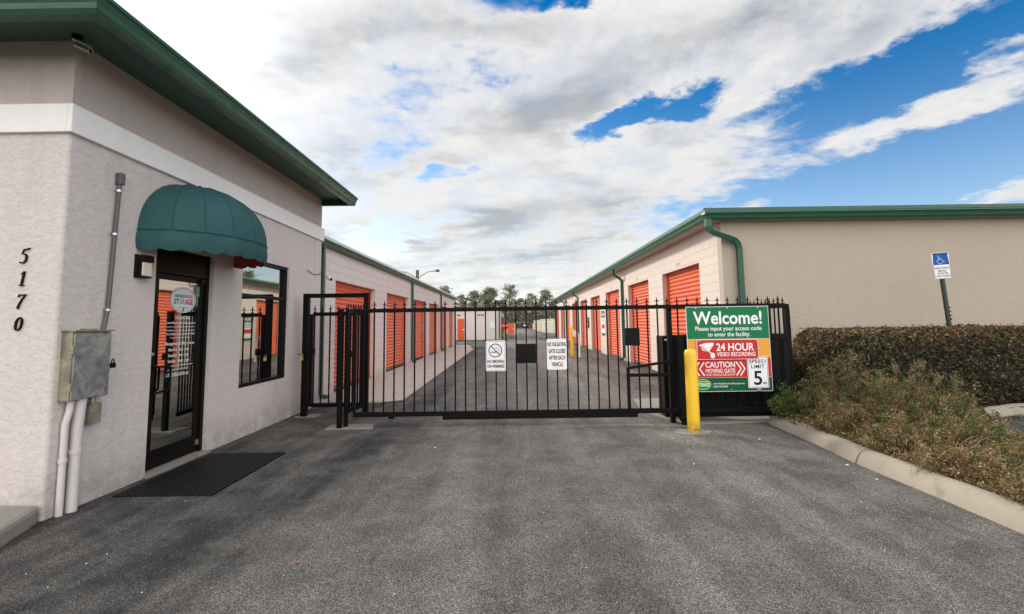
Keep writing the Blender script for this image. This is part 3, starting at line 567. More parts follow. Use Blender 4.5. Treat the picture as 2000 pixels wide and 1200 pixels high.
# ================================================================== STORAGE ROWS
def rollup(T, side, xw, y0, y1, top, far):
    d = .185*side; xc = xw+d; mb = MB(); pitch = .112; k = 8; nz = int((top-.06)/pitch*k); prof_ = []
    for i in range(nz+1):
        z = .06+i*pitch/k; ph = (i % k)/k; a = .5-.5*math.cos(2*math.pi*ph); a = a**.6
        prof_.append((xc-side*.028*a, z))
    vs = [(x, y, z) for y in (y0+.004, y1-.004) for x, z in prof_]; n = len(prof_)
    mb.add(vs, [(i, i+1, n+i+1, n+i) for i in range(n-1)])
    c = T.part('rollup_door', mb, 'door_orange', smooth=False, label='orange ribbed steel roll-up door')
    T.part('bottom_bar', MB().box((min(xc, xc-side*.03), y0+.004, .032), (max(xc, xc-side*.03), y1-.004, .062)), 'galvanised', c)
    yl = y1-.28
    T.part('latch', MB().box((min(xc-side*.022, xc-side*.04), yl, 1.02), (max(xc-side*.022, xc-side*.04), yl+.2, 1.10)).box((min(xc-side*.04, xc-side*.055), yl+.05, .98), (max(xc-side*.04, xc-side*.055), yl+.11, 1.14)), 'galvanised', c)
    for a, b in ((y0+.002, y0+.035), (y1-.035, y1-.002)): T.part('guide_rail', MB().box((min(xc-side*.025, xc-side*.055), a, .03), (max(xc-side*.025, xc-side*.055), b, top-.002)), 'door_orange', c)
# left row
XL = -4.13
T = Thing('storage_building', (-8,21,0), 'left row of storage units with orange roll-up doors, running back from the office', 'building')
LO = [(10.62,13.72),(14.97,18.1),(18.98,21.9),(22.65,25.6),(26.45,28.9),(29.6,32.2)]
mb = MB(); wall(mb, 'x', XL, -.2, 9.13, 33.0, 0, 3.38, [(a, b, 0, 2.62) for a, b in LO], reveal_mi=1); wall(mb, 'y', 33.0, -.2, -12, XL-.2, 0, 3.38); wall(mb, 'x', -12, .2, 9.13, 32.8, 0, 3.38); mb.box((-11.8,9.2,3.3),(XL-.2,32.8,3.36))
T.part('wall', mb, ['block_left', 'reveal_left'])
for a, b in LO: rollup(T, -1, XL, a, b, 2.62, True)
mb = MB(); mb.add([(XL+.12,9.16,3.435),(XL+.12,33.1,3.435),(-8,33.1,3.62),(-8,9.16,3.62),(XL+.12,9.16,3.50),(XL+.12,33.1,3.50),(-8,33.1,3.70),(-8,9.16,3.70),(-12.1,33.1,3.5),(-12.1,9.16,3.5)], [(0,1,2,3),(4,7,6,5),(0,4,5,1),(0,3,7,4),(1,5,6,2),(7,9,8,6)])
T.part('roof', mb, 'roof_white')
mb = MB(); mb.box((XL-.19,9.14,3.381),(XL+.10,33.05,3.43)); T.part('soffit', mb, 'soffit_tan')
mb = MB(); gutter(mb, (XL+.02,9.14,0), (XL+.02,33.1,0), (1,0), 3.285, .85); T.part('gutter', mb, 'green_trim')
for y in (9.72, 18.55, 26.05):
    T.part('downspout', MB().tube([(XL+.07,y,3.30),(XL+.07,y,.16),(XL+.10,y,.09),(XL+.22,y,.06)], .05, 4, rect=(.038,.05)), 'green_trim', bevel=.006)
T.part('hose_tap', MB().tube([(XL,22.3,.6),(XL+.08,22.3,.6),(XL+.08,22.3,.52)], .015, 8), 'galvanised')
# right row
XR, YR = 4.49, 9.63
T = Thing('storage_building', (9,28,0), 'right row of storage units with blank tan end wall behind the hedge', 'building')
RO_ = [(10.84,13.54),(14.94,17.6),(19.09,21.83),(23.33,26.1),(27.5,30.1),(31.55,34.3),(35.7,38.4),(39.8,42.5),(44.0,46.6)]
mb = MB(); wall(mb, 'x', XR, .2, YR, 48, 0, 3.66, [(a, b, 0, 2.94) for a, b in RO_], reveal_mi=1); T.part('wall', mb, ['block_right', 'reveal_pink'])
mb = MB(); wall(mb, 'y', YR-.01, .2, XR-.004, 17, 0, 3.66); wall(mb, 'x', 17, -.2, YR+.19, 48, 0, 3.66); wall(mb, 'y', 48.01, -.2, XR+.2, 17, 0, 3.66); T.part('end_wall', mb, 'stucco_end', label='blank tan stucco end wall')
for a, b in RO_: rollup(T, 1, XR, a, b, 2.94, True)
XE, YE = 4.17, 9.45
T.part('roof', MB().add([(XE,YE,3.84),(17.3,YE,3.84),(17.3,48.1,3.84),(XE,48.1,3.84),(10.7,YE,3.93),(10.7,48.1,3.93)], [(0,4,5,3),(1,2,5,4),(0,3,2,1),(0,1,4),(2,3,5)]), 'roof_white')
T.part('soffit', MB().box((XE+.002,YE+.02,3.661),(17.2,48.05,3.70)), 'soffit_tan')
mb = MB(); gutter(mb, (XE,YE,1), (XE,48.1,0), (-1,0), 3.66, .95); T.part('gutter', mb, 'green_trim')
mb = MB(); gutter(mb, (XE,YE,-1), (17.3,YE,0), (0,-1), 3.66, .95); mb.box((XE,YE+.001,3.70),(17.3,YE+.018,3.86)); mb.add([(XE-.13,YE-.13,3.815),(17.3,YE-.13,3.84),(17.3,YE-.125,3.90),(XE-.13,YE-.125,3.895),(XE-.12,YE+.02,3.90),(17.3,YE+.02,3.93)], [(0,1,2,3),(3,2,5,4)]); T.part('verge_trim', mb, 'green_trim')
mb = MB(); mb.add([(XE-.13,YE-.12,3.815),(XE-.13,48.1,3.815),(XE-.10,48.1,3.875),(XE-.10,YE-.12,3.895),(XE+.05,YE,3.92),(XE+.05,48.1,3.88)], [(0,1,2,3),(3,2,5,4)]); T.part('drip_edge', mb, 'green_trim')
T.part('downspout', MB().tube([(4.12,9.40,3.67),(4.12,9.40,3.52),(4.16,9.41,3.44),(4.26,9.43,3.38),(4.62,9.50,3.28),(4.72,9.52,3.24),(4.79,9.53,3.17),(4.82,9.54,3.05),(4.82,9.54,.05)], .06, 4, rect=(.055,.055)), 'green_trim', bevel=.008, label='green downspout bending round the near corner')
for y in (18.35, 30.8, 39.1, 47.2):
    T.part('downspout', MB().tube([(4.10,y,3.67),(4.10,y,3.52),(4.15,y,3.42),(4.36,y,3.30),(4.43,y,3.22),(4.43,y,3.05),(4.43,y,.16),(4.40,y,.09),(4.26,y,.06)], .05, 4, rect=(.045,.045)), 'green_trim', bevel=.006)
mb = MB()
for (a, b), nm in zip(RO_, ('171','172','173','174','175','176','177','178','179')):
    c = (a+b)/2; Bn = Board((XR-.001, c+.13, 3.12), (0,-.26,0), (0,0,-.1), (-1,0,0)); Bn.text(mb, nm, 0, 1, .1, .9, .01)
T.part('unit_number', mb, 'conduit_grey')
def board_y(x0, x1, z0, z1, y): return Board((x0, y, z1), (x1-x0,0,0), (0,0,z0-z1), (0,-1,0))
# maroon sign and green poster on the right row
T = Thing('wall_sign', (XR,26.95,1.2), 'small maroon sign on the right storage row wall between two orange doors', 'sign')
Bs = Board((XR-.06,27.3,1.85),(0,-.55,0),(0,0,-.6),(-1,0,0)); mb = MB(); Bs.plate(mb,.02,.02); T.part('plate', mb, 'sign_maroon'); mb = MB(); Bs.text(mb,'FIRE',.15,.85,.15,.4,.02); Bs.rect(mb,.35,.5,.65,.85); T.part('lettering', mb, 'text_white')
T = Thing('wall_poster', (XR,22.6,.9), 'tall green and white poster on the pier between the third and fourth right doors', 'sign')
Bs = Board((XR-.02,23.0,2.1),(0,-.85,0),(0,0,-1.2),(-1,0,0)); mb = MB(); Bs.plate(mb,.01,.015); T.part('plate', mb, 'sign_white'); mb = MB(); Bs.rect(mb,0,0,1,.28); Bs.rect(mb,0,.9,1,1); T.part('panel', mb, 'sign_green'); mb = MB(); Bs.rect(mb,.1,.55,.9,.72); T.part('panel', mb, 'sign_red')
mb = MB(); Bs.text(mb,'Welcome!',.1,.9,.06,.2,.02,h=.004); T.part('lettering', mb, 'text_white')
mb = MB(); [Bs.rect(mb,.12,.33+.06*k,.88,.35+.06*k,.003) for k in range(3)]; T.part('lettering', mb, 'sign_green')
# ================================================================== FENCES AND GATE
def picket_mesh(z0, z1, w_=.020):
    k = ('p', z0, z1, w_)
    if k not in _tc:
        me = MB().box((-w_/2,-w_/2,z0),(w_/2,w_/2,z1)); ob = me.build('picket', 'black_iron'); fm = MB()
        fm.box((-w_*.7,-w_*.7,z1),(w_*.7,w_*.7,z1+.014)); zt = z1+.014
        fm.lathe((0,0,zt), [(.007,0),(.012,.008),(.007,.018),(.006,.028),(.013,.045),(.011,.06),(.0005,.112)], 8)
        for s_ in (-1, 1): fm.tube([(0,0,zt+.022),(s_*.012,0,zt+.042),(s_*.024,0,zt+.048),(s_*.031,0,zt+.036),(s_*.028,0,zt+.024)], [.005,.005,.0045,.004,.001], 6)
        fo = fm.build('finial', 'black_iron', smooth=True); _tc[k] = (ob.data, fo.data); bpy.data.objects.remove(ob); bpy.data.objects.remove(fo)
    return _tc[k]
def pickets(T, pts, z0, z1, rot=0):
    pm, fm = picket_mesh(z0, z1)
    for x, y in pts:
        p_ = bpy.data.objects.new('picket', pm); C.objects.link(p_); p_.parent = T.o; p_.location = Vector((x, y, 0))-T.loc; p_.rotation_euler = (0,0,rot+random.uniform(-.05,.05))
        q = bpy.data.objects.new('finial', fm); C.objects.link(q); q.parent = p_
YG = 7.07
T = Thing('sliding_gate', (0,YG,0), 'long black iron sliding gate with spear-topped pickets across the driveway', 'gate')
mb = MB().box((-2.44,YG-.025,1.745),(4.22,YG+.025,1.805)).box((-2.44,YG-.03,.165),(4.22,YG+.03,.235)).box((-2.46,YG-.025,.236),(-2.41,YG+.025,1.744)); T.part('frame', mb, 'black_iron', bevel=.004)
T.part('track_channel', MB().box((-1.08,YG-.035,.112),(1.88,YG+.035,.164)), 'black_iron', bevel=.004)
xs = [-1.044+.1565*k for k in range(-8, 34)]; pickets(T, [(x, YG) for x in xs], .236, 1.806)
T.part('brace', MB().box((1.725,YG-.055,.20),(1.775,YG-.031,.86)).box((1.776,YG-.055,.715),(2.40,YG-.031,.765)).obox((1.75,YG-.043,.845),(2.42,YG-.043,.945),.03,.04), 'black_iron', bevel=.003, label='low welded brace by the gate opener')
T.part('latch_box', MB().box((1.72,YG-.09,1.19),(1.935,YG-.02,1.455)), 'black_sheet', bevel=.006, label='square black box fixed on the gate pickets')
T.part('cover_plate', MB().box((.06,YG-.028,.94),(.352,YG-.013,1.235)), 'black_sheet', bevel=.003, label='blank square black plate in the middle of the gate')
T.part('roller', MB().box((-1.9,YG-.02,.13),(-1.82,YG+.02,.166)), 'black_iron')
def post(x, y, h, w_, label, name='gate_post'):
    T = Thing(name, (x,y,0), label, 'post', 'gate posts'); T.part('shaft', MB().box((x-w_/2,y-w_/2,-.03),(x+w_/2,y+w_/2,h)), 'black_iron', bevel=.005); T.part('cap', MB().box((x-w_/2-.004,y-w_/2-.004,h),(x+w_/2+.004,y+w_/2+.004,h+.01)), 'black_iron', bevel=.003); return T
post(-2.647,7.06,1.80,.068,'thick black post at the left end of the sliding gate')
t_ = post(-2.580,7.14,1.76,.058,'slimmer black post just behind the left end of the gate'); t_.part('roller_guide', MB().box((-2.549,7.12,1.06),(-2.50,7.19,1.16)), 'black_sheet')
post(2.445,7.15,1.80,.07,'black post at the right end of the gate beside the opener cabinet'); t_ = post(2.56,7.0,1.31,.07,'short black post left of the welcome sign')
t_.part('roller', MB().tube([(2.50,7.0,.10),(2.62,7.0,.10)], .045, 14), 'black_iron')
# return panel on the left
T = Thing('iron_fence', (-2.6,7.5,0), 'short spear-topped fence panel between the gate post and the footgate', 'fence')
T.part('rail', MB().obox((-2.645,7.31,1.775),(-2.55,7.96,1.775),.035,.06), 'black_iron'); T.part('rail', MB().obox((-2.645,7.31,.20),(-2.55,7.96,.20),.035,.06), 'black_iron')
pickets(T, [(-2.64+.09*k/7, 7.33+.6*k/7) for k in range(8)], .232, 1.80, R_(82))
# footgate with portal
T = Thing('footgate', (-3.07,8,0), 'black footgate with mesh infill hung in a tall square frame beside the office', 'gate')
mb = MB().box((-3.66,7.955,-.02),(-3.565,8.045,2.12)).box((-2.60,7.955,-.02),(-2.515,8.045,2.12)).box((-3.564,7.96,2.045),(-2.601,8.04,2.118)); T.part('portal_frame', mb, 'black_iron', bevel=.005)
lf = T.part('leaf', MB().box((-3.545,7.975,.17),(-3.49,8.025,1.76)).box((-2.66,7.975,.17),(-2.615,8.025,1.76)).box((-3.489,7.977,1.725),(-2.661,8.023,1.79)).box((-3.489,7.977,.16),(-2.661,8.023,.225)), 'black_iron', bevel=.004)
mb = MB(); s_ = .032; L_, H_ = .83, 1.49
for sg in (1, -1):
    k = -H_
    while k < L_*1.8+H_:
        # diagonal wires of the expanded mesh clipped to the leaf
        a0 = max(0, k); pts = []
        for t in np.linspace(0, 1, 2): pass
        x_in = [(x, (x*1.8-k) if sg > 0 else (H_-(x*1.8-k))) for x in (0, L_)]
        (xa, za), (xb, zb) = x_in
        def clip(xa, za, xb, zb):
            for lim, s2 in ((0, 1), (H_, -1)):
                fa, fb = (za-lim)*s2, (zb-lim)*s2
                if fa < 0 and fb < 0: return None
                if fa < 0: t = fa/(fa-fb); xa, za = xa+(xb-xa)*t, za+(zb-za)*t
                elif fb < 0: t = fa/(fa-fb); xb, zb = xa+(xb-xa)*t, za+(zb-za)*t
            return xa, za, xb, zb
        q = clip(xa, za, xb, zb)
        if q: mb.obox((-3.489+q[0],8.0+.001*sg,.228+q[1]),(-3.489+q[2],8.0+.001*sg,.228+q[3]),.0015,.0032,(0,1,0) if False else (0,0,1))
        k += s_*1.8
T.part('mesh_infill', mb, 'conduit_grey')
pickets(T, [(x, 8.0-.012) for x in (-3.46,-3.33,-3.19,-3.05,-2.91,-2.77,-2.69)], .226, 1.79)
T.part('lock', MB().box((-3.56,7.93,1.06),(-3.43,7.974,1.17)).box((-3.50,7.90,1.09),(-3.455,7.93,1.15)), 'black_sheet', bevel=.004)
T.part('latch_bolt', MB().tube([(-3.72,7.93,1.07),(-3.55,7.93,1.07)], .008, 8), 'black_iron')
single('padlock', MB().box((-3.65,7.88,.97),(-3.60,7.90,1.03)).tube([(-3.64,7.89,1.03),(-3.64,7.89,1.065),(-3.625,7.89,1.08),(-3.61,7.89,1.065),(-3.61,7.89,1.03)], .005, 6), 'brass', 'brass padlock hanging on the footgate latch', 'padlock')
# fixed fence behind the welcome sign
T = Thing('iron_fence', (3.45,7.28,0), 'black sheeted fence panel behind the welcome sign', 'fence')
T.part('rail', MB().box((2.49,7.245,1.745),(4.40,7.295,1.80)), 'black_iron', bevel=.003); T.part('rail', MB().box((2.60,7.245,.06),(4.36,7.295,.12)), 'black_iron')
mb = MB().box((2.50,7.225,.07),(4.33,7.24,1.33))
for k in range(9): mb.box((2.72+k*.19,7.21,.075),(2.745+k*.19,7.224,1.32))
mb.box((2.50,7.20,1.255),(4.33,7.2235,1.335)); T.part('sheet', mb, 'black_sheet')
T.part('end_post', MB().box((4.335,7.235,-.02),(4.40,7.30,1.744)), 'black_iron', bevel=.004)
T = Thing('iron_fence', (4.47,8.5,0), 'black sheeted return fence running back to the tan end wall', 'fence')
T.part('rail', MB().obox((4.39,7.33,1.77),(4.52,9.55,1.77),.035,.06), 'black_iron'); T.part('rail', MB().obox((4.39,7.33,.1),(4.52,9.55,.1),.035,.06), 'black_iron')
mb = MB().obox((4.40,7.32,.70),(4.53,9.58,.70),.012,1.24); T.part('sheet', mb, 'black_sheet')
pickets(T, [(4.40+.12*k/15, 7.42+2.1*k/15) for k in range(16)], .13, 1.801, R_(87))
# gate operator
T = Thing('gate_operator', (2.72,7.66,0), 'tall dark gate opener cabinet behind the black post', 'cabinet')
T.part('cabinet', MB().box((2.44,7.48,.02),(2.85,7.80,1.31)), 'black_sheet', bevel=.01); T.part('panel_door', MB().box((2.46,7.472,.30),(2.84,7.479,1.22)), 'black_sheet'); T.part('handle', MB().box((2.56,7.455,.93),(2.60,7.471,.99)), 'metal_bright'); T.part('label', MB().box((2.47,7.47,1.24),(2.62,7.4795,1.262)), 'text_white'); T.part('lock', MB().box((2.58,7.462,1.12),(2.64,7.471,1.14)), 'metal_bright')
# ================================================================== SIGNS
def bolt(T, pts): 
    mb = MB()
    for q in pts: mb.tube([q, (q[0], q[1]-.006, q[2])], .009, 10)
    T.part('bolt', mb, 'metal_bright')
T = Thing('gate_sign', (-.264,7.03,.82), 'white no smoking on premises sign on the gate pickets', 'sign')
Bs = board_y(-.416,-.111,.828,1.292,7.035); mb = MB(); Bs.plate(mb, .022, .003); T.part('plate', mb, 'sign_white')
mm = MB(); Bs.strip(mm, Bs.rrect_pts(.013,.018), .004, .002, True)
W_, H2 = .305, .464
circ = [(.48+.098*math.cos(2*math.pi*k/40)/W_, .325+.098*math.sin(2*math.pi*k/40)/H2) for k in range(40)]
T.part('border', mm, 'conduit_grey'); mm = MB(); Bs.strip(mm, circ, .013, .002, True); Bs.strip(mm, [(.48-.069/W_,.325-.069/H2),(.48+.069/W_,.325+.069/H2)], .013, .003)
Bs.rect(mm, .25, .365, .60, .395, .002); stroke_text(Bs, mm, 'NO SMOKING', .08, .92, .632, .732, .25); stroke_text(Bs, mm, 'ON PREMISES', .08, .92, .788, .888, .25); T.part('lettering', mm, 'sign_maroon')
mm = MB(); Bs.strip(mm, [(.62,.345),(.66,.31),(.60,.285),(.52,.275),(.50,.24),(.45,.22)], .0035, .002); Bs.strip(mm, [(.67,.345),(.71,.31),(.69,.27),(.60,.255),(.56,.22),(.50,.20)], .0035, .002); Bs.rect(mm, .62,.365,.645,.395,.002); T.part('smoke_mark', mm, 'conduit_grey')
T = Thing('gate_sign', (.67,7.03,.83), 'white sign on the gate reading no tailgating, gate closes after each vehicle', 'sign')
Bs = board_y(.517,.822,.838,1.305,7.035); mb = MB(); Bs.plate(mb, .022, .003); T.part('plate', mb, 'sign_white'); mm = MB()
for t, b, a0, a1 in (('NO TAILGATING',.115,.04,.97),('GATE CLOSES',.335,.09,.93),('AFTER EACH',.55,.10,.93),('VEHICLE',.765,.24,.80)): stroke_text(Bs, mm, t, a0, a1, b-.005, b+.128, .25)
T.part('lettering', mm, 'sign_maroon'); bolt(T, [(.67,7.034,1.285),(.67,7.034,.865)])
# welcome sign
T = Thing('welcome_sign', (3.28,6.99,.48), 'large green, yellow and red board reading Welcome! behind the yellow bollard', 'sign')
Bs = board_y(2.655,3.918,.481,1.765,6.99); mb = MB(); Bs.plate(mb, .004, .012); T.part('panel', mb, 'sign_white')
def cp(fn, m_, nm='panel'):
    q = MB(); fn(q); T.part(nm, q, m_)
e0, e1 = .006, .994
cp(lambda q: Bs.rect(q, e0, .006, e1, .384), 'sign_green'); cp(lambda q: Bs.rect(q, e0, .388, e1, .609), 'sign_yellow'); cp(lambda q: Bs.rect(q, e0, .611, e1, .836), 'sign_red'); cp(lambda q: Bs.rect(q, e0, .839, e1, .994), 'sign_green_dark')
q = MB(); Bs.text(q, 'Welcome!', .085, .915, .058, .212, .020, h=.004); Bs.text(q, 'Please input your access code', .105, .905, .236, .286, .010, h=.004); Bs.text(q, 'to enter the facility.', .255, .765, .306, .355, .010, h=.004)
stroke_text(Bs, q, 'CAUTION', .205, .56, .652, .72, .20, .004); stroke_text(Bs, q, 'MOVING GATE', .205, .56, .735, .782, .18, .004); stroke_text(Bs, q, 'ONE VEHICLE PER ENTRY', .21, .56, .793, .816, .12, .004)
for x0, sg in ((.19,-1),(.13,-1),(.575,1),(.622,1)): Bs.strip(q, [(x0, .655),(x0+sg*.055,.735),(x0,.815)], .020, .004)
Bs.text(q, 'www.NeighborhoodStorage.com', .285, .665, .897, .915, .012, h=.004); Bs.text(q, '1.866.796.6402', .285, .46, .93, .95, .012, h=.004)
T.part('lettering', q, 'text_white')
q = MB(); Bs.ellipse(q, .165, .915, .10, .066, .004); T.part('logo', q, 'logo_green')
q = MB(); Bs.strip(q, [(.165+.093*math.cos(2*math.pi*k/40), .915+.058*math.sin(2*math.pi*k/40)) for k in range(40)], .004, .005, True); stroke_text(Bs, q, 'STORAGE', .085, .245, .897, .937, .20, .005); T.part('lettering', q, 'text_white')
q = MB(); Bs.rect(q, .10, .878, .235, .889, .005); T.part('logo', q, 'sign_yellow')
bolt(T, [(Bs.P(a,b,.003).x, 6.986, Bs.P(a,b).z) for a, b in ((.12,.018),(.5,.018),(.87,.018),(.86,.50),(.5,.975),(.87,.965))])
T = Thing('camera_notice', (3.1,6.96,.97), 'red 24 hour video recording plate on the welcome board', 'sign')
By = board_y(2.655+.105*1.263,2.655+.845*1.263,1.765-.625*1.284,1.765-.392*1.284,6.965); mb = MB(); By.plate(mb, .003, .008); T.part('plate', mb, 'sign_white'); q = MB(); By.rect(q, .008,.02,.992,.98,.001); T.part('panel', q, 'sign_red')
q = MB(); stroke_text(By, q, '24 HOUR', .315, .93, .19, .57, .21, .003); stroke_text(By, q, 'VIDEO RECORDING', .32, .945, .64, .84, .18, .003)
By.poly(q, [(.03,.28),(.13,.17),(.27,.15),(.275,.23),(.26,.33),(.16,.43),(.12,.36),(.05,.32)], .003); By.poly(q, [(.075,.36),(.085,.52),(.15,.58),(.155,.55),(.10,.49),(.095,.38)], .003); By.poly(q, [(.10,.39),(.115,.46),(.15,.50),(.16,.44),(.12,.38)], .003); By.poly(q, [(.155,.45),(.255,.36),(.205,.54),(.16,.59)], .003); By.strip(q, [(.185,.57),(.235,.70)], .016, .003); By.ellipse(q, .252, .80, .037, .145, .003)
T.part('lettering', q, 'text_white'); bolt(T, [(By.P(a,b).x, 6.962, By.P(a,b).z) for a, b in ((.04,.08),(.97,.08),(.97,.92))])
T = Thing('speed_sign', (3.69,6.97,.5), 'white speed limit 5 MPH plate at the lower right of the welcome board', 'sign')
Bp = board_y(3.54,3.855,.53,1.00,6.972); mb = MB(); Bp.plate(mb, .02, .004); T.part('plate', mb, 'sign_white'); q = MB(); Bp.strip(q, Bp.rrect_pts(.012,.015), .005, .002, True); stroke_text(Bp, q, 'SPEED', .09,.90,.10,.215,.15); stroke_text(Bp, q, 'LIMIT', .18,.83,.26,.375,.15); stroke_text(Bp, q, '5', .28,.68,.46,.90,.19); stroke_text(Bp, q, 'MPH', .72,.90,.81,.88,.18); T.part('lettering', q, 'sign_black')
T.part('bracket', MB().box((3.67,6.9763,.49),(3.735,6.979,.56)), 'metal_bright')
# disabled parking sign
rz = R_(3.2)
T = Thing('parking_sign', (7.90,8.2,0), 'blue and white disabled parking sign on a leaning post in the hedge', 'sign')
lean = Vector((-.055,0,1)).normalized(); rt = Vector((1,0,.055)).normalized(); base = Vector((7.90,8.2,0))
top = base+lean*2.72
T.part('post', MB().obox(base, base+lean*2.6, .06, .04, (0,1,0)).obox(base+Vector((0,-.022,0)), base+lean*2.6+Vector((0,-.022,0)), .03, .006, (0,1,0)), 'post_dark')
mb = MB()
for k in range(4): q0 = base+lean*(1.52+.07*k); mb.tube([q0+Vector((.02,-.02,0)), q0+Vector((.045,-.02,0))], .012, 8)
T.part('bolt', mb, 'black_iron')
tlp = top-rt*.158+Vector((0,-.03,0)); Bp = Board(tlp, rt*.31, -lean*.475, (0,-1,0)); mb = MB(); Bp.plate(mb,.022,.003); T.part('plate', mb, 'sign_white')
q = MB(); pts = [(a, b) for a, b in Bp.rrect_pts(.007,.018) if b < .5]; pts = [(1-.007/.31,.46)]+[p_ for p_ in Bp.rrect_pts(.007,.018)[:6]]+[p_ for p_ in Bp.rrect_pts(.007,.018)[18:]]+[(.007/.31,.46)]
Bp.poly(q, pts, .001); T.part('panel', q, 'sign_blue')
q = MB(); Bp.ellipse(q, .37,.12,.035,.023,.003); Bp.strip(q, [(.375,.15),(.40,.265),(.58,.265),(.65,.365),(.73,.345)], .012,.003); Bp.strip(q, [(.39,.20),(.52,.20)], .009,.003); Bp.strip(q, [(.44+.15*math.cos(R_(t)), .33+.10*math.sin(R_(t))) for t in range(-150-90,60,15)][::-1] if False else [(.44+.16*math.cos(R_(t)), .325+.10*math.sin(R_(t))) for t in range(15,250,15)], .010,.003); T.part('pictogram', q, 'pale_blue')
q = MB()
for t, b, a0, a1 in (('PARKING BY DISABLED',.55,.06,.93),('PERMIT ONLY',.66,.24,.76),('TOW AWAY ZONE',.755,.2,.82),('& FINE UP TO $250.00',.855,.06,.93)): stroke_text(Bp, q, t, a0, a1, b, b+.068, .13)
Bp.strip(q, [(.02,.47),(.02,.93),(.06,.985),(.94,.985),(.98,.93),(.98,.47)], .006, .002); T.part('lettering', q, 'sign_black')
# bollards
def bollard(x, y, h, r_, label):
    T = Thing('bollard', (x,y,0), label, 'bollard', 'yellow bollards'); k = r_*.98; T.part('shaft', MB().lathe((x,y,0), [(r_,-.03),(r_,h-r_*.8),(r_*.94,h-r_*.45),(r_*.75,h-r_*.17),(r_*.45,h-.01),(0,h)], 28), 'yellow', smooth=True); return T
bollard(2.515,6.52,1.16,.085,'yellow bollard standing right in front of the welcome board'); bollard(2.64,20.4,1.40,.085,'yellow bollard beside the white keypad post inside the gate'); bollard(-.93,46.6,1.25,.11,'yellow bollard under the stop sign at the far building corner'); bollard(5.1,112,1.25,.2,'tiny yellow bollard far back by the chain link fence')
T = Thing('keypad_post', (2.9,20.4,0), 'white bent pipe post carrying an entry keypad inside the gate', 'keypad')
T.part('base_plate', MB().box((2.72,20.2,0),(3.16,20.6,.03)), 'concrete', bevel=.01); T.part('post', MB().tube([(2.96,20.4,.02),(2.96,20.4,.9),(2.94,20.4,1.0),(2.88,20.38,1.06),(2.78,20.35,1.08)], .04, 12), 'white_paint', smooth=True); T.part('keypad_box', MB().box((2.66,20.25,.93),(2.80,20.4,1.2)), 'white_paint', bevel=.01)
T = Thing('stop_sign', (-.86,46.3,0), 'small red stop sign at the corner of the far pale building', 'sign')
mb = MB(); oc = [(-.80+.42*math.cos(R_(22.5+45*k)), 1.32+.42*math.sin(R_(22.5+45*k))) for k in range(8)]; mb.add([(x,46.2,z) for x,z in oc]+[(x,46.22,z) for x,z in oc], [tuple(range(8)), tuple(range(8,16))]+[(i,(i+1)%8,8+(i+1)%8,8+i) for i in range(8)]); T.part('plate', mb, 'sign_red')
Bo = board_y(-1.12,-.48,1.2,1.44,46.195); mb = MB(); stroke_text(Bo, mb,'STOP',.02,.98,.05,.95,.2); T.part('lettering', mb, 'text_white'); T.part('post', MB().box((-.84,46.225,0),(-.76,46.28,1.8)), 'galvanised')
# ================================================================== FAR BUILDINGS
T = Thing('storage_building', (-5,48,0), 'pale windowless storage block with one orange door beyond the left row', 'building')
T.part('wall', MB().box((-13,45,0),(-1.15,62,3.0)), 'reveal_left'); T.part('roof', MB().box((-13.2,44.85,3.0),(-1.0,62.2,3.12)), 'roof_white')
mb = MB().box((-5.42,44.96,.03),(-4.78,44.998,2.1)); [mb.box((-5.42,44.93,.05+.11*k),(-4.78,44.959,.11+.11*k)) for k in range(18)]; T.part('door', mb, 'door_orange')
T.part('latch', MB().box((-4.95,44.9,.95),(-4.7,44.93,1.03)), 'white_paint')
for x0 in (-5.45, -3.48, -3.1): T.part('vent', MB().box((x0,44.97,2.36),(x0+.12,45.0,2.48)).box((x0+.17,44.97,2.36),(x0+.29,45.0,2.48)), 'black_sheet')
T.part('downspout', MB().tube([(-1.12,44.9,2.98),(-1.3,44.9,2.75),(-1.3,44.9,.1)], .06, 4, rect=(.06,.06)), 'green_trim'); 
for k in range(4): T.part('door', MB().box((-1.149,46.2+3.6*k,.03),(-1.12,48.8+3.6*k,2.3)), 'post_dark')
T.part('gutter', MB().box((-1.0,44.9,2.92),(-.88,62.2,3.1)), 'green_trim')
T = Thing('wall_sign', (-1.95,44.9,1.1), 'small white and blue notice on the pale far block', 'sign'); Bo = board_y(-2.25,-1.75,1.15,1.75,44.95); mb = MB(); Bo.plate(mb,.02,.02); T.part('plate', mb, 'sign_white'); mb = MB(); Bo.rect(mb,.1,.1,.9,.3); Bo.rect(mb,.1,.6,.9,.75); T.part('panel', mb, 'pale_blue')
T = Thing('storage_unit', (0,67,0), 'low far storage unit with a single orange door and green roof edge', 'building')
T.part('wall', MB().box((-3,66,0),(.42,72,1.66)), 'reveal_left'); T.part('roof', MB().box((-3.1,65.8,1.66),(.55,72,1.78)), 'green_trim'); mb = MB().box((-.72,65.94,.05),(.22,65.99,1.55)); T.part('door', mb, 'door_orange'); T.part('latch', MB().box((.02,65.9,.7),(.2,65.93,.78)), 'white_paint')
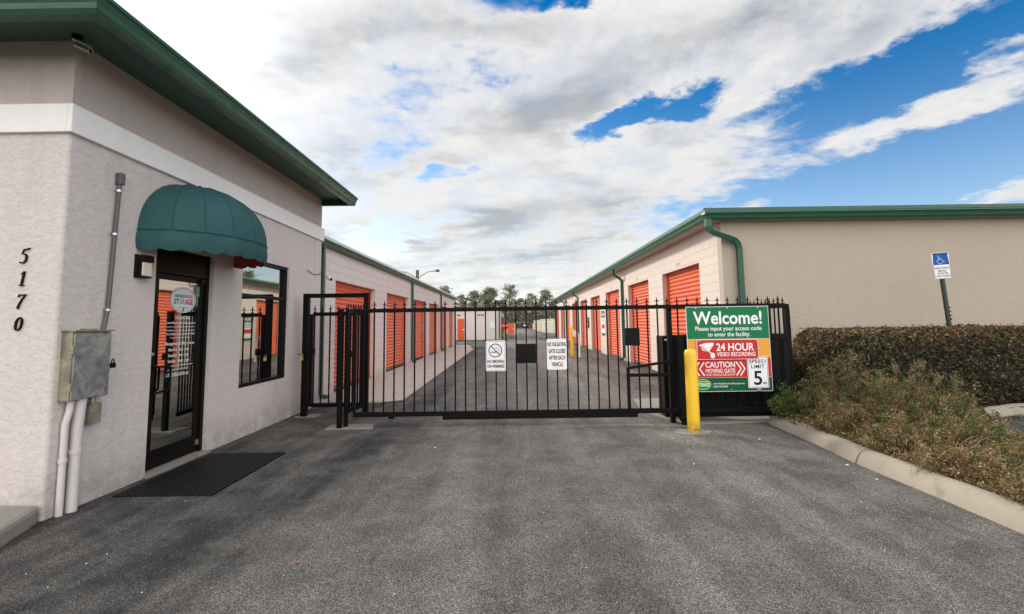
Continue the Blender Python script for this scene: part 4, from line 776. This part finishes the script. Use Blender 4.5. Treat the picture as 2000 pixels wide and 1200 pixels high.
def shed(x0, y0, x1, y1, h, nd, dm, label):
    T = Thing('storage_shed', (x0,y0,0), label, 'shed', 'far beige sheds'); T.part('wall', MB().prism([(x0,y0),(x0+8,y0),(x1+8,y1),(x1,y1)],0,h), 'beige_metal'); T.part('roof', MB().prism([(x0-.15,y0-.1),(x0+8.2,y0-.1),(x1+8.2,y1+.1),(x1-.15,y1+.1)],h,h+.1), 'roof_white')
    for k in range(nd):
        a = (k+.18)/nd; b = (k+.82)/nd; pa = Vector((x0+(x1-x0)*a, y0+(y1-y0)*a)); pb = Vector((x0+(x1-x0)*b, y0+(y1-y0)*b)); T.part('door', MB().obox((pa.x-.04,pa.y,h*.45),(pb.x-.04,pb.y,h*.45),.04,h*.84), dm)
shed(6.15,67,4.95,79,2.05,5,'lens_cream','cream metal shed with pale doors, nearer one on the far right side of the lane')
shed(4.95,82,5.0,108,2.0,6,'soffit_tan','farther beige shed with pinkish doors beyond the cream shed')
T = Thing('chain_link_fence', (4,134,0), 'grey chain link fence closing the far end of the lane', 'fence')
mb = MB()
for k in range(-6, 8): mb.tube([(4+3*k,134,0),(4+3*k,134,1.9)], .04, 6)
T.part('post', mb, 'galvanised'); T.part('rail', MB().tube([(-14,134,1.85),(25,134,1.85)], .035, 6), 'galvanised')
mb = MB()
for k in range(130):
    x = -14+.3*k
    for s_ in (-1,1): mb.obox((x,134,0),(x+s_*.9,134,1.8),.006,.012,(0,1,0))
T.part('mesh_infill', mb, 'galvanised')
single('fence_sign', MB().box((3.3,133.9,.7),(3.75,133.95,1.15)).box((3.32,133.88,.72),(3.73,133.899,1.13)), 'sign_white', 'tiny white notice on the far chain link fence', 'sign')
# twin-arm street lamp
T = Thing('street_lamp', (-8.35,40,0), 'tall street lamp with two curved arms showing above the left storage roof', 'street lamp')
T.part('pole', MB().tube([(-8.35,40,0),(-8.35,40,6.35)], .14, 12), 'bark', smooth=True)
for sg, l_ in ((-1,1.75),(1,1.65)):
    arm = T.part('arm', MB().tube([(-8.35,40,5.55),(-8.35+sg*.35,40,5.85),(-8.35+sg*.9,40,6.18),(-8.35+sg*l_,40,6.28)], .035, 8), 'conduit_grey', smooth=True)
    T.part('lamp_head', MB().tube([(-8.35+sg*(l_-.1),40,6.27),(-8.35+sg*(l_+.1),40,6.30),(-8.35+sg*(l_+.3),40,6.27)], [.05,.14,.10], 10), 'conduit_grey', arm, smooth=True)
# ================================================================== VEGETATION
def leaves(name, P_, size, mname, parent=None, off=(0,0,0), aspect=.55, up=.0, tint=None, extra=None):
    n = len(P_); sz = size*(.6+.8*rng.random(n)); a = rng.normal(size=(n,3)); a[:,2] += up; a /= np.linalg.norm(a,axis=1)[:,None]
    b = rng.normal(size=(n,3)); b -= a*(a*b).sum(1)[:,None]; b /= np.linalg.norm(b,axis=1)[:,None]; c = np.cross(a,b)
    Q = np.asarray(P_)-np.array(off); L_ = a*sz[:,None]; W_ = b*(sz*aspect)[:,None]; cup = c*(sz*.18)[:,None]
    V = np.stack([Q-L_, Q+W_*.9-L_*.1+cup, Q+L_, Q-W_*.9-L_*.1+cup], 1).reshape(-1,3)
    me = bpy.data.meshes.new(name); me.vertices.add(4*n); me.vertices.foreach_set('co', V.ravel().astype(np.float32))
    me.loops.add(4*n); me.loops.foreach_set('vertex_index', np.arange(4*n,dtype=np.int32)); me.polygons.add(n)
    me.polygons.foreach_set('loop_start', np.arange(0,4*n,4,dtype=np.int32)); 
    at = me.attributes.new('tint','FLOAT','FACE'); at.data.foreach_set('value', (rng.random(n) if tint is None else tint).astype(np.float32))
    me.materials.append(MT[mname]); me.update(calc_edges=True); me.validate()
    ob = bpy.data.objects.new(name, me); C.objects.link(ob)
    if parent: ob.parent = parent
    return ob
def lump(x, y, z, s=1.):
    return (np.sin(x*2.3*s+1)*np.cos(y*3.1*s+z*2*s)+.6*np.sin(x*5.7*s+z*4.3*s)+.4*np.cos(x*11*s-z*9*s+y*7*s))/2
# hedge
hx0, hx1, hy0, hy1, hz = 5.28, 14., 7.62, 9.15, 1.36
T = Thing('hedge', (9.5,8.3,0), 'long clipped dark red-green hedge in front of the tan end wall', 'hedge')
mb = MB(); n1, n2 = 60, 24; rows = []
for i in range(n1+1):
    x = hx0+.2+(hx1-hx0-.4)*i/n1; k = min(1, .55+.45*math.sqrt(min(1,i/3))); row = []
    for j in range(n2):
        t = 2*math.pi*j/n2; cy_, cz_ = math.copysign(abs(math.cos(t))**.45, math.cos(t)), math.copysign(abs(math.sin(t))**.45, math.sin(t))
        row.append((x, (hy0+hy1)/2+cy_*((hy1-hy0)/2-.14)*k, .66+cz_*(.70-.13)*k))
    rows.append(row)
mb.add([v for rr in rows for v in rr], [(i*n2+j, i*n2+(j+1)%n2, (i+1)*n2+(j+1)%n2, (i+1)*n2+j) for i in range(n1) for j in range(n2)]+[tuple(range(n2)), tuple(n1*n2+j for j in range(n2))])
T.part('dark_core', mb, 'hedge_core')  # added solid core, dark, blocks the view through the leaves
n = 95000; x = hx0+(hx1-hx0)*rng.random(n)**1.15; pw_ = .42; tt = np.linspace(0, 2*np.pi, 4001); cu_ = np.stack([np.sign(np.cos(tt))*np.abs(np.cos(tt))**pw_*.77, np.sign(np.sin(tt))*np.abs(np.sin(tt))**pw_*.70],1); al = np.concatenate([[0],np.cumsum(np.linalg.norm(np.diff(cu_,axis=0),axis=1))]); t = np.interp(rng.random(n)*al[-1], al, tt)
cyv = np.sign(np.cos(t))*np.abs(np.cos(t))**pw_; czv = np.sign(np.sin(t))*np.abs(np.sin(t))**pw_
edge = np.clip((x-hx0)/.45, 0, 1); k = np.sqrt(1-(1-edge)**2)*.72+.28*edge**.3
# end cap leaves fill the rounded left end
ncap = 7000; cap = np.arange(n) < ncap; x = np.where(cap, hx0+.45*(1-np.sqrt(rng.random(n))), x); edge = np.clip((x-hx0)/.45,0,1); k = np.sqrt(np.clip(1-(1-edge)**2,0,1)); k = np.where(cap, k*np.sqrt(rng.random(n)), k)
dep = rng.exponential(.05, n); wob = lump(x, cyv*2, czv*2)*.09+lump(x*2.7, cyv*5, czv*5)*.035; rr = k*(1-0*dep)
Y = (hy0+hy1)/2+cyv*((hy1-hy0)/2*rr-dep+wob*k); Z = .66+czv*(.70*rr-dep*.9+wob*.6*k); keep = Z > .06
pt_ = np.stack([x, Y, Z],1)[keep]; 
cl_ = .5+.5*np.sin(x*9+Z*7)*np.sin(Z*13-x*4+Y*6); tint = np.clip(rng.random(n)**1.3*.62+.12*cl_, 0, .66); lit_pale = rng.random(n) < .04+.34*(czv > .72)*(cl_ > .25)+.03*(cl_ > .8); tint = np.where(lit_pale, .67+.32*rng.random(n), tint)  # pale warm leaves: few scattered, most paint the lit top into the colour
leaves('foliage', pt_, .029, 'hedge_leaf', T.o, T.loc, tint=tint[keep], up=.4)
sp_ = rng.random((900,3)); q = np.stack([hx0+(hx1-hx0)*sp_[:,0], hy0+(hy1-hy0)*sp_[:,1], hz+.0+sp_[:,2]**3*.07],1); leaves('foliage', q, .018, 'hedge_leaf', T.o, T.loc)
# shrubs in the island
def shrub(x, y, rad, h, nl, label, mname='shrub_leaf', green=.15, size=.014, z0=.09, tall=2):
    T = Thing('shrub', (x,y,z0), label, 'shrub', 'shrubs in the kerbed island'); mb = MB(); pts = []; ns = 84
    tts = []
    for s_ in range(ns):
        a = random.uniform(0, 2*math.pi); l_ = math.sqrt(random.random()); rr = rad*l_; hh = h*(1-.5*l_**2)*random.uniform(.62,1.12)
        if s_ < tall: hh = h*random.uniform(1.2,1.45); rr *= .5
        tip = Vector((x+rr*math.cos(a), y+rr*math.sin(a), z0+hh)); b0 = Vector((x+.25*rr*math.cos(a+.4), y+.25*rr*math.sin(a+.4), z0-.02)); mid = b0.lerp(tip,.55)+Vector((rr*.12*math.cos(a), rr*.12*math.sin(a), hh*.10))
        cv = [b0, b0.lerp(mid,.5)+Vector((0,0,.02)), mid, mid.lerp(tip,.5)+Vector((0,0,.012)), tip]; mb.tube(cv, [.005,.004,.0032,.0025,.0012], 4, cap=False)
        m_ = nl//ns; cl = random.random(); nsp = 5; sprays = []
        for k in range(nsp):
            t = 4*(1-.85*(k/nsp)**1.1); i = min(3, int(t)); c = cv[i].lerp(cv[i+1], t-i); e = c+Vector((random.gauss(0,.055), random.gauss(0,.055), random.uniform(-.01,.07)))*(1 if k else .3); sprays.append((c, e)); mb.tube([c,e], [.002,.0008], 3, cap=False)
        for k in range(m_):
            c, e = random.choice(sprays); w_ = random.random()**.7; q = c.lerp(e, w_); sp = .020
            z = max(z0+.01, q.z+random.gauss(0,sp)); pts.append((q.x+random.gauss(0,sp), q.y+random.gauss(0,sp), z))
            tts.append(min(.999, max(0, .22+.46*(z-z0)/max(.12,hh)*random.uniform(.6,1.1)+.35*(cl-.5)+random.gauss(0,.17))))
        for k in range(2):
            c = cv[2].lerp(tip, random.random()); e = c+Vector((random.gauss(0,.08), random.gauss(0,.08), random.uniform(.0,.10))); mb.tube([c,e], [.002,.0008], 3, cap=False)
    T.part('stems', mb, 'twig'); pts = np.array(pts); tts = np.array(tts); g = (rng.random(len(pts)) < green*.6)|((np.sin(pts[:,0]*19+x)*np.sin(pts[:,1]*17+pts[:,2]*14)) > 1-green*2.4)
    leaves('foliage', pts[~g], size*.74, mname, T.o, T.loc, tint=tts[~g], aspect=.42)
    if g.any(): leaves('foliage', pts[g], size*.95, 'green_leaf', T.o, T.loc, aspect=.5)
SH = [(4.02,6.86,.26,0.36,5967,'bright green leafy shrub against the fence end at the kerb tip','green_leaf',.9,.017),
 (4.34,6.55,.40,0.61,14229,'brown shrub with greenish top beside the green shrub','shrub_leaf',.28,.014),
 (4.90,6.62,.50,0.70,16065,'tall brown shrub with a taller twig, in front of the hedge end','shrub_leaf',.16,.014),
 (5.47,6.45,.46,0.59,14229,'rear brown shrub below the hedge, right of the tall twig','shrub_leaf',.12,.014),
 (4.12,5.85,.40,0.38,13770,'low dry brown shrub overhanging the kerb joint','shrub_leaf',.07,.013),
 (4.70,5.80,.48,0.53,15606,'rounded tan shrub in the middle of the island','shrub_leaf',.14,.014),
 (5.32,5.72,.46,0.53,14229,'brown and green shrub at the parking side of the island','shrub_leaf',.22,.014),
 (4.12,5.05,.40,0.32,12852,'low rusty shrub behind the kerb, nearer than the joint','shrub_leaf',.10,.013),
 (4.72,4.98,.46,0.40,14229,'yellow-green tinged shrub in the nearer half of the island','shrub_leaf',.24,.014),
 (5.32,5.02,.36,0.23,8262,'sparse low dry shrub by the parking bay','shrub_leaf',.08,.013),
 (4.07,4.28,.38,0.25,11934,'flat dry shrub spilling toward the kerb near the right edge','shrub_leaf',.06,.013),
 (4.64,4.22,.42,0.29,11934,'straw coloured low shrub near the right edge','shrub_leaf',.08,.013),
 (4.02,3.55,.34,0.21,9639,'dark dry shrub cut by the right edge of the photograph','shrub_leaf',.06,.013)]
for x, y, rad, h, nl, lb, mn, gr, sz in SH: shrub(x, y, rad, h, nl, lb, mn, gr, sz, tall=7 if h > .45 else 3)
# dry ground cover
n = 46000; q = np.stack([3.80+.045+2.0*rng.random(n)**1.5, -1+7.95*rng.random(n), .11+.12*rng.random(n)**2],1); q[:16000,0] = 3.84+.20*rng.random(16000)+np.interp(q[:16000,1],[-1,5,6.2,7],[-.06,-.02,.06,.12]); tag(leaves('ground_cover', q, .012, 'shrub_leaf', tint=np.clip(rng.random(n)**.8,0,.999), aspect=.4), kind='stuff')
n = 700; q = np.stack([3.80+.13*rng.random(n)+.03, 5.0+2*rng.random(n), .12+.05*rng.random(n)],1); q = q[(np.sin(q[:,1]*7) > .2)]; tag(leaves('weeds', q, .016, 'green_leaf'), kind='stuff')
# leaf litter and chips on the asphalt
for (x, y, s_, m_, lb) in ((-1.43,3.14,.022,'leaf_litter','curled orange-brown leaf lying on the asphalt near the camera'),(3.55,4.62,.018,'leaf_litter','dark dry leaf at the foot of the right kerb')):
    mb = MB(); mb.add([(x-s_,y,.004),(x-.2*s_,y+.5*s_,.012),(x+s_,y+.1*s_,.006),(x+.1*s_,y-.5*s_,.010),(x,y,.003)], [(0,1,4),(1,2,4),(2,3,4),(3,0,4)]); single('fallen_leaf', mb, m_, lb, 'leaf')
n = 500; q = np.stack([7.05+3*rng.random(n), 6.9+.5*rng.random(n), .006+.02*rng.random(n)],1); q = q[(q[:,1] < 6.95+(q[:,0]-7)*.36)]; tag(leaves('leaf_litter', q, .02, 'shrub_leaf'), kind='stuff')
# far trees
def pine(x, y, h, cw, label, clumps=26, name='pine_tree', mname='pine_leaf', lo=.45, lq=.28, per=90, lean=0):
    T = Thing(name, (x,y,0), label, 'tree', 'trees at the end of the lane'); mb = MB(); k = h/12; cw *= 1.25; clumps = int(clumps*1.35); per = int(per*.75); lq *= .85
    mb.tube([(x,y,0),(x+.1*lean,y,h*.35),(x+.6*lean,y,h*.7),(x+lean,y,h*.93)], [.22*k,.18*k,.12*k,.04*k], 8); P_ = []
    for c in range(clumps):
        t = lo+(1-lo)*(c+random.random())/clumps; w_ = cw*(1-.75*max(0,(t-.62)/.38)**1.6)*(.35+.65*min(1,(t-lo)/.18+.35)); a = random.uniform(0,2*math.pi); d = w_*random.uniform(.35,1)
        cx_, cy_, cz_ = x+lean*t+d*math.cos(a), y+d*math.sin(a), h*t; mb.tube([(x+lean*t*.9,y,cz_-.4*k),(x+lean*t+d*.5*math.cos(a),y+d*.5*math.sin(a),cz_-.15*k),(cx_,cy_,cz_)], [.07*k,.05*k,.02*k], 5)
        r_ = random.uniform(.55,1.15)*k; g = rng.normal(size=(per,3))*np.array([r_*.62,r_*.62,r_*.34]); P_.append(g+np.array([cx_,cy_,cz_]))
    T.part('trunk', mb, 'bark'); leaves('crown', np.concatenate(P_), lq, mname, T.o, T.loc, aspect=.6); return T
pine(-15.2,102,10.0,1.8,'pine showing just over the far end of the left storage roof',24,lq=.2)
pine(-17.2,150,11.0,2.0,'slender pine just right of the left storage roof end',22)
pine(-12.8,150,12.2,2.6,'loose round-topped pine, second from the left of the tree line',30)
pine(-7.4,150,13.2,3.2,'broad dense tree in the middle of the tree line',48,per=120)
pine(-3.6,156,9.5,2.6,'lower dark tree between the broad tree and the tallest pine',26)
pine(-.9,150,14.2,3.0,'tallest open-crowned pine of the tree line',30,per=60,lo=.5)
pine(3.0,156,9.8,2.4,'low bushy tree right of the tallest pine',24)
pine(6.3,150,11.2,2.2,'thin pine left of the right storage roof',24,per=60)
pine(11.0,150,12.2,2.6,'spreading pine nearest the right storage roof',28,per=80,lo=.55)
pine(27,64,9.2,1.8,'pine behind the right storage row seen mirrored in the office window',20,lq=.2); pine(31,70,9.6,1.8,'second pine behind the right storage row seen mirrored in the office window',20,lq=.2)
for xx, hh in ((-22,9),(-10,9.5),(1,8.6),(8.6,8.2),(15,9.0),(20,11)): pine(xx,160+random.uniform(-3,3),hh,2.8,{-22:'pine hidden mostly by the left roof at the back',-10:'rear pine behind the round-topped pine',1:'rear pine right behind the tallest pine',8.6:'rear pine between the thin and spreading pines',15:'rear pine close to the right roof line',20:'rear pine mostly behind the right storage row'}[xx],24,per=90)
mb = MB(); n = 60000; x = -55+110*rng.random(n); Y = 139+22*rng.random(n); hm = 6.6+1.0*np.sin(x*.45)+1.1*np.sin(x*1.3+1)+(Y-139)*.07; Z = hm*rng.random(n)**.8
tg = leaves('woodland', np.stack([x,Y,Z],1), .36, 'wood_leaf', aspect=.6); tag(tg, kind='stuff')
for k in range(60):
    xx = random.uniform(-30,35); yy = random.uniform(139,146); mb.tube([(xx,yy,0),(xx+random.uniform(-.6,.6),yy,random.uniform(4,7.5))], [.09,.03], 5)
tag(mb.build('woodland_trunks', 'bark'), kind='stuff')

# dry straw stalks lying over the near shrubs
mb = MB()
for k in range(150):
    y_ = random.uniform(3.2,5.6); x_ = random.uniform(3.95,5.4); a = random.uniform(-.5,1.2); l_ = random.uniform(.15,.42); z_ = random.uniform(.14,.34)
    mb.tube([(x_,y_,z_),(x_+.5*l_*math.cos(a),y_+.5*l_*math.sin(a),z_+.05),(x_+l_*math.cos(a),y_+l_*math.sin(a),z_+random.uniform(-.05,.09))], .0016, 3, cap=False)
mat('straw', (.36,.27,.17), .8)
tag(mb.build('dry_stalks', 'straw'), kind='stuff')
# grit and chips on the asphalt
mb = MB()
for k in range(170):
    x_ = random.uniform(-3.2,3.6); y_ = random.uniform(1.6,6.8); r_ = random.uniform(.002,.006)
    mb.add([(x_+r_*math.cos(t)*random.uniform(.6,1.2), y_+r_*math.sin(t)*random.uniform(.6,1.2), .001) for t in (0,1.3,2.6,3.9,5.1)]+[(x_,y_,.003+r_*.5)], [(i,(i+1)%5,5) for i in range(5)])
for x_, y_, r_ in ((3.54,5.0,.022),(3.50,4.55,.015),(1.95,5.1,.012),(-1.0,5.9,.018),(2.1,6.2,.014),(3.2,6.1,.02)):
    mb.add([(x_+r_*math.cos(t), y_+.6*r_*math.sin(t), .002) for t in (0,1.1,2.4,3.3,4.6)]+[(x_,y_,.010)], [(i,(i+1)%5,5) for i in range(5)])
tag(mb.build('stone_chips', 'white_paint'), kind='stuff')
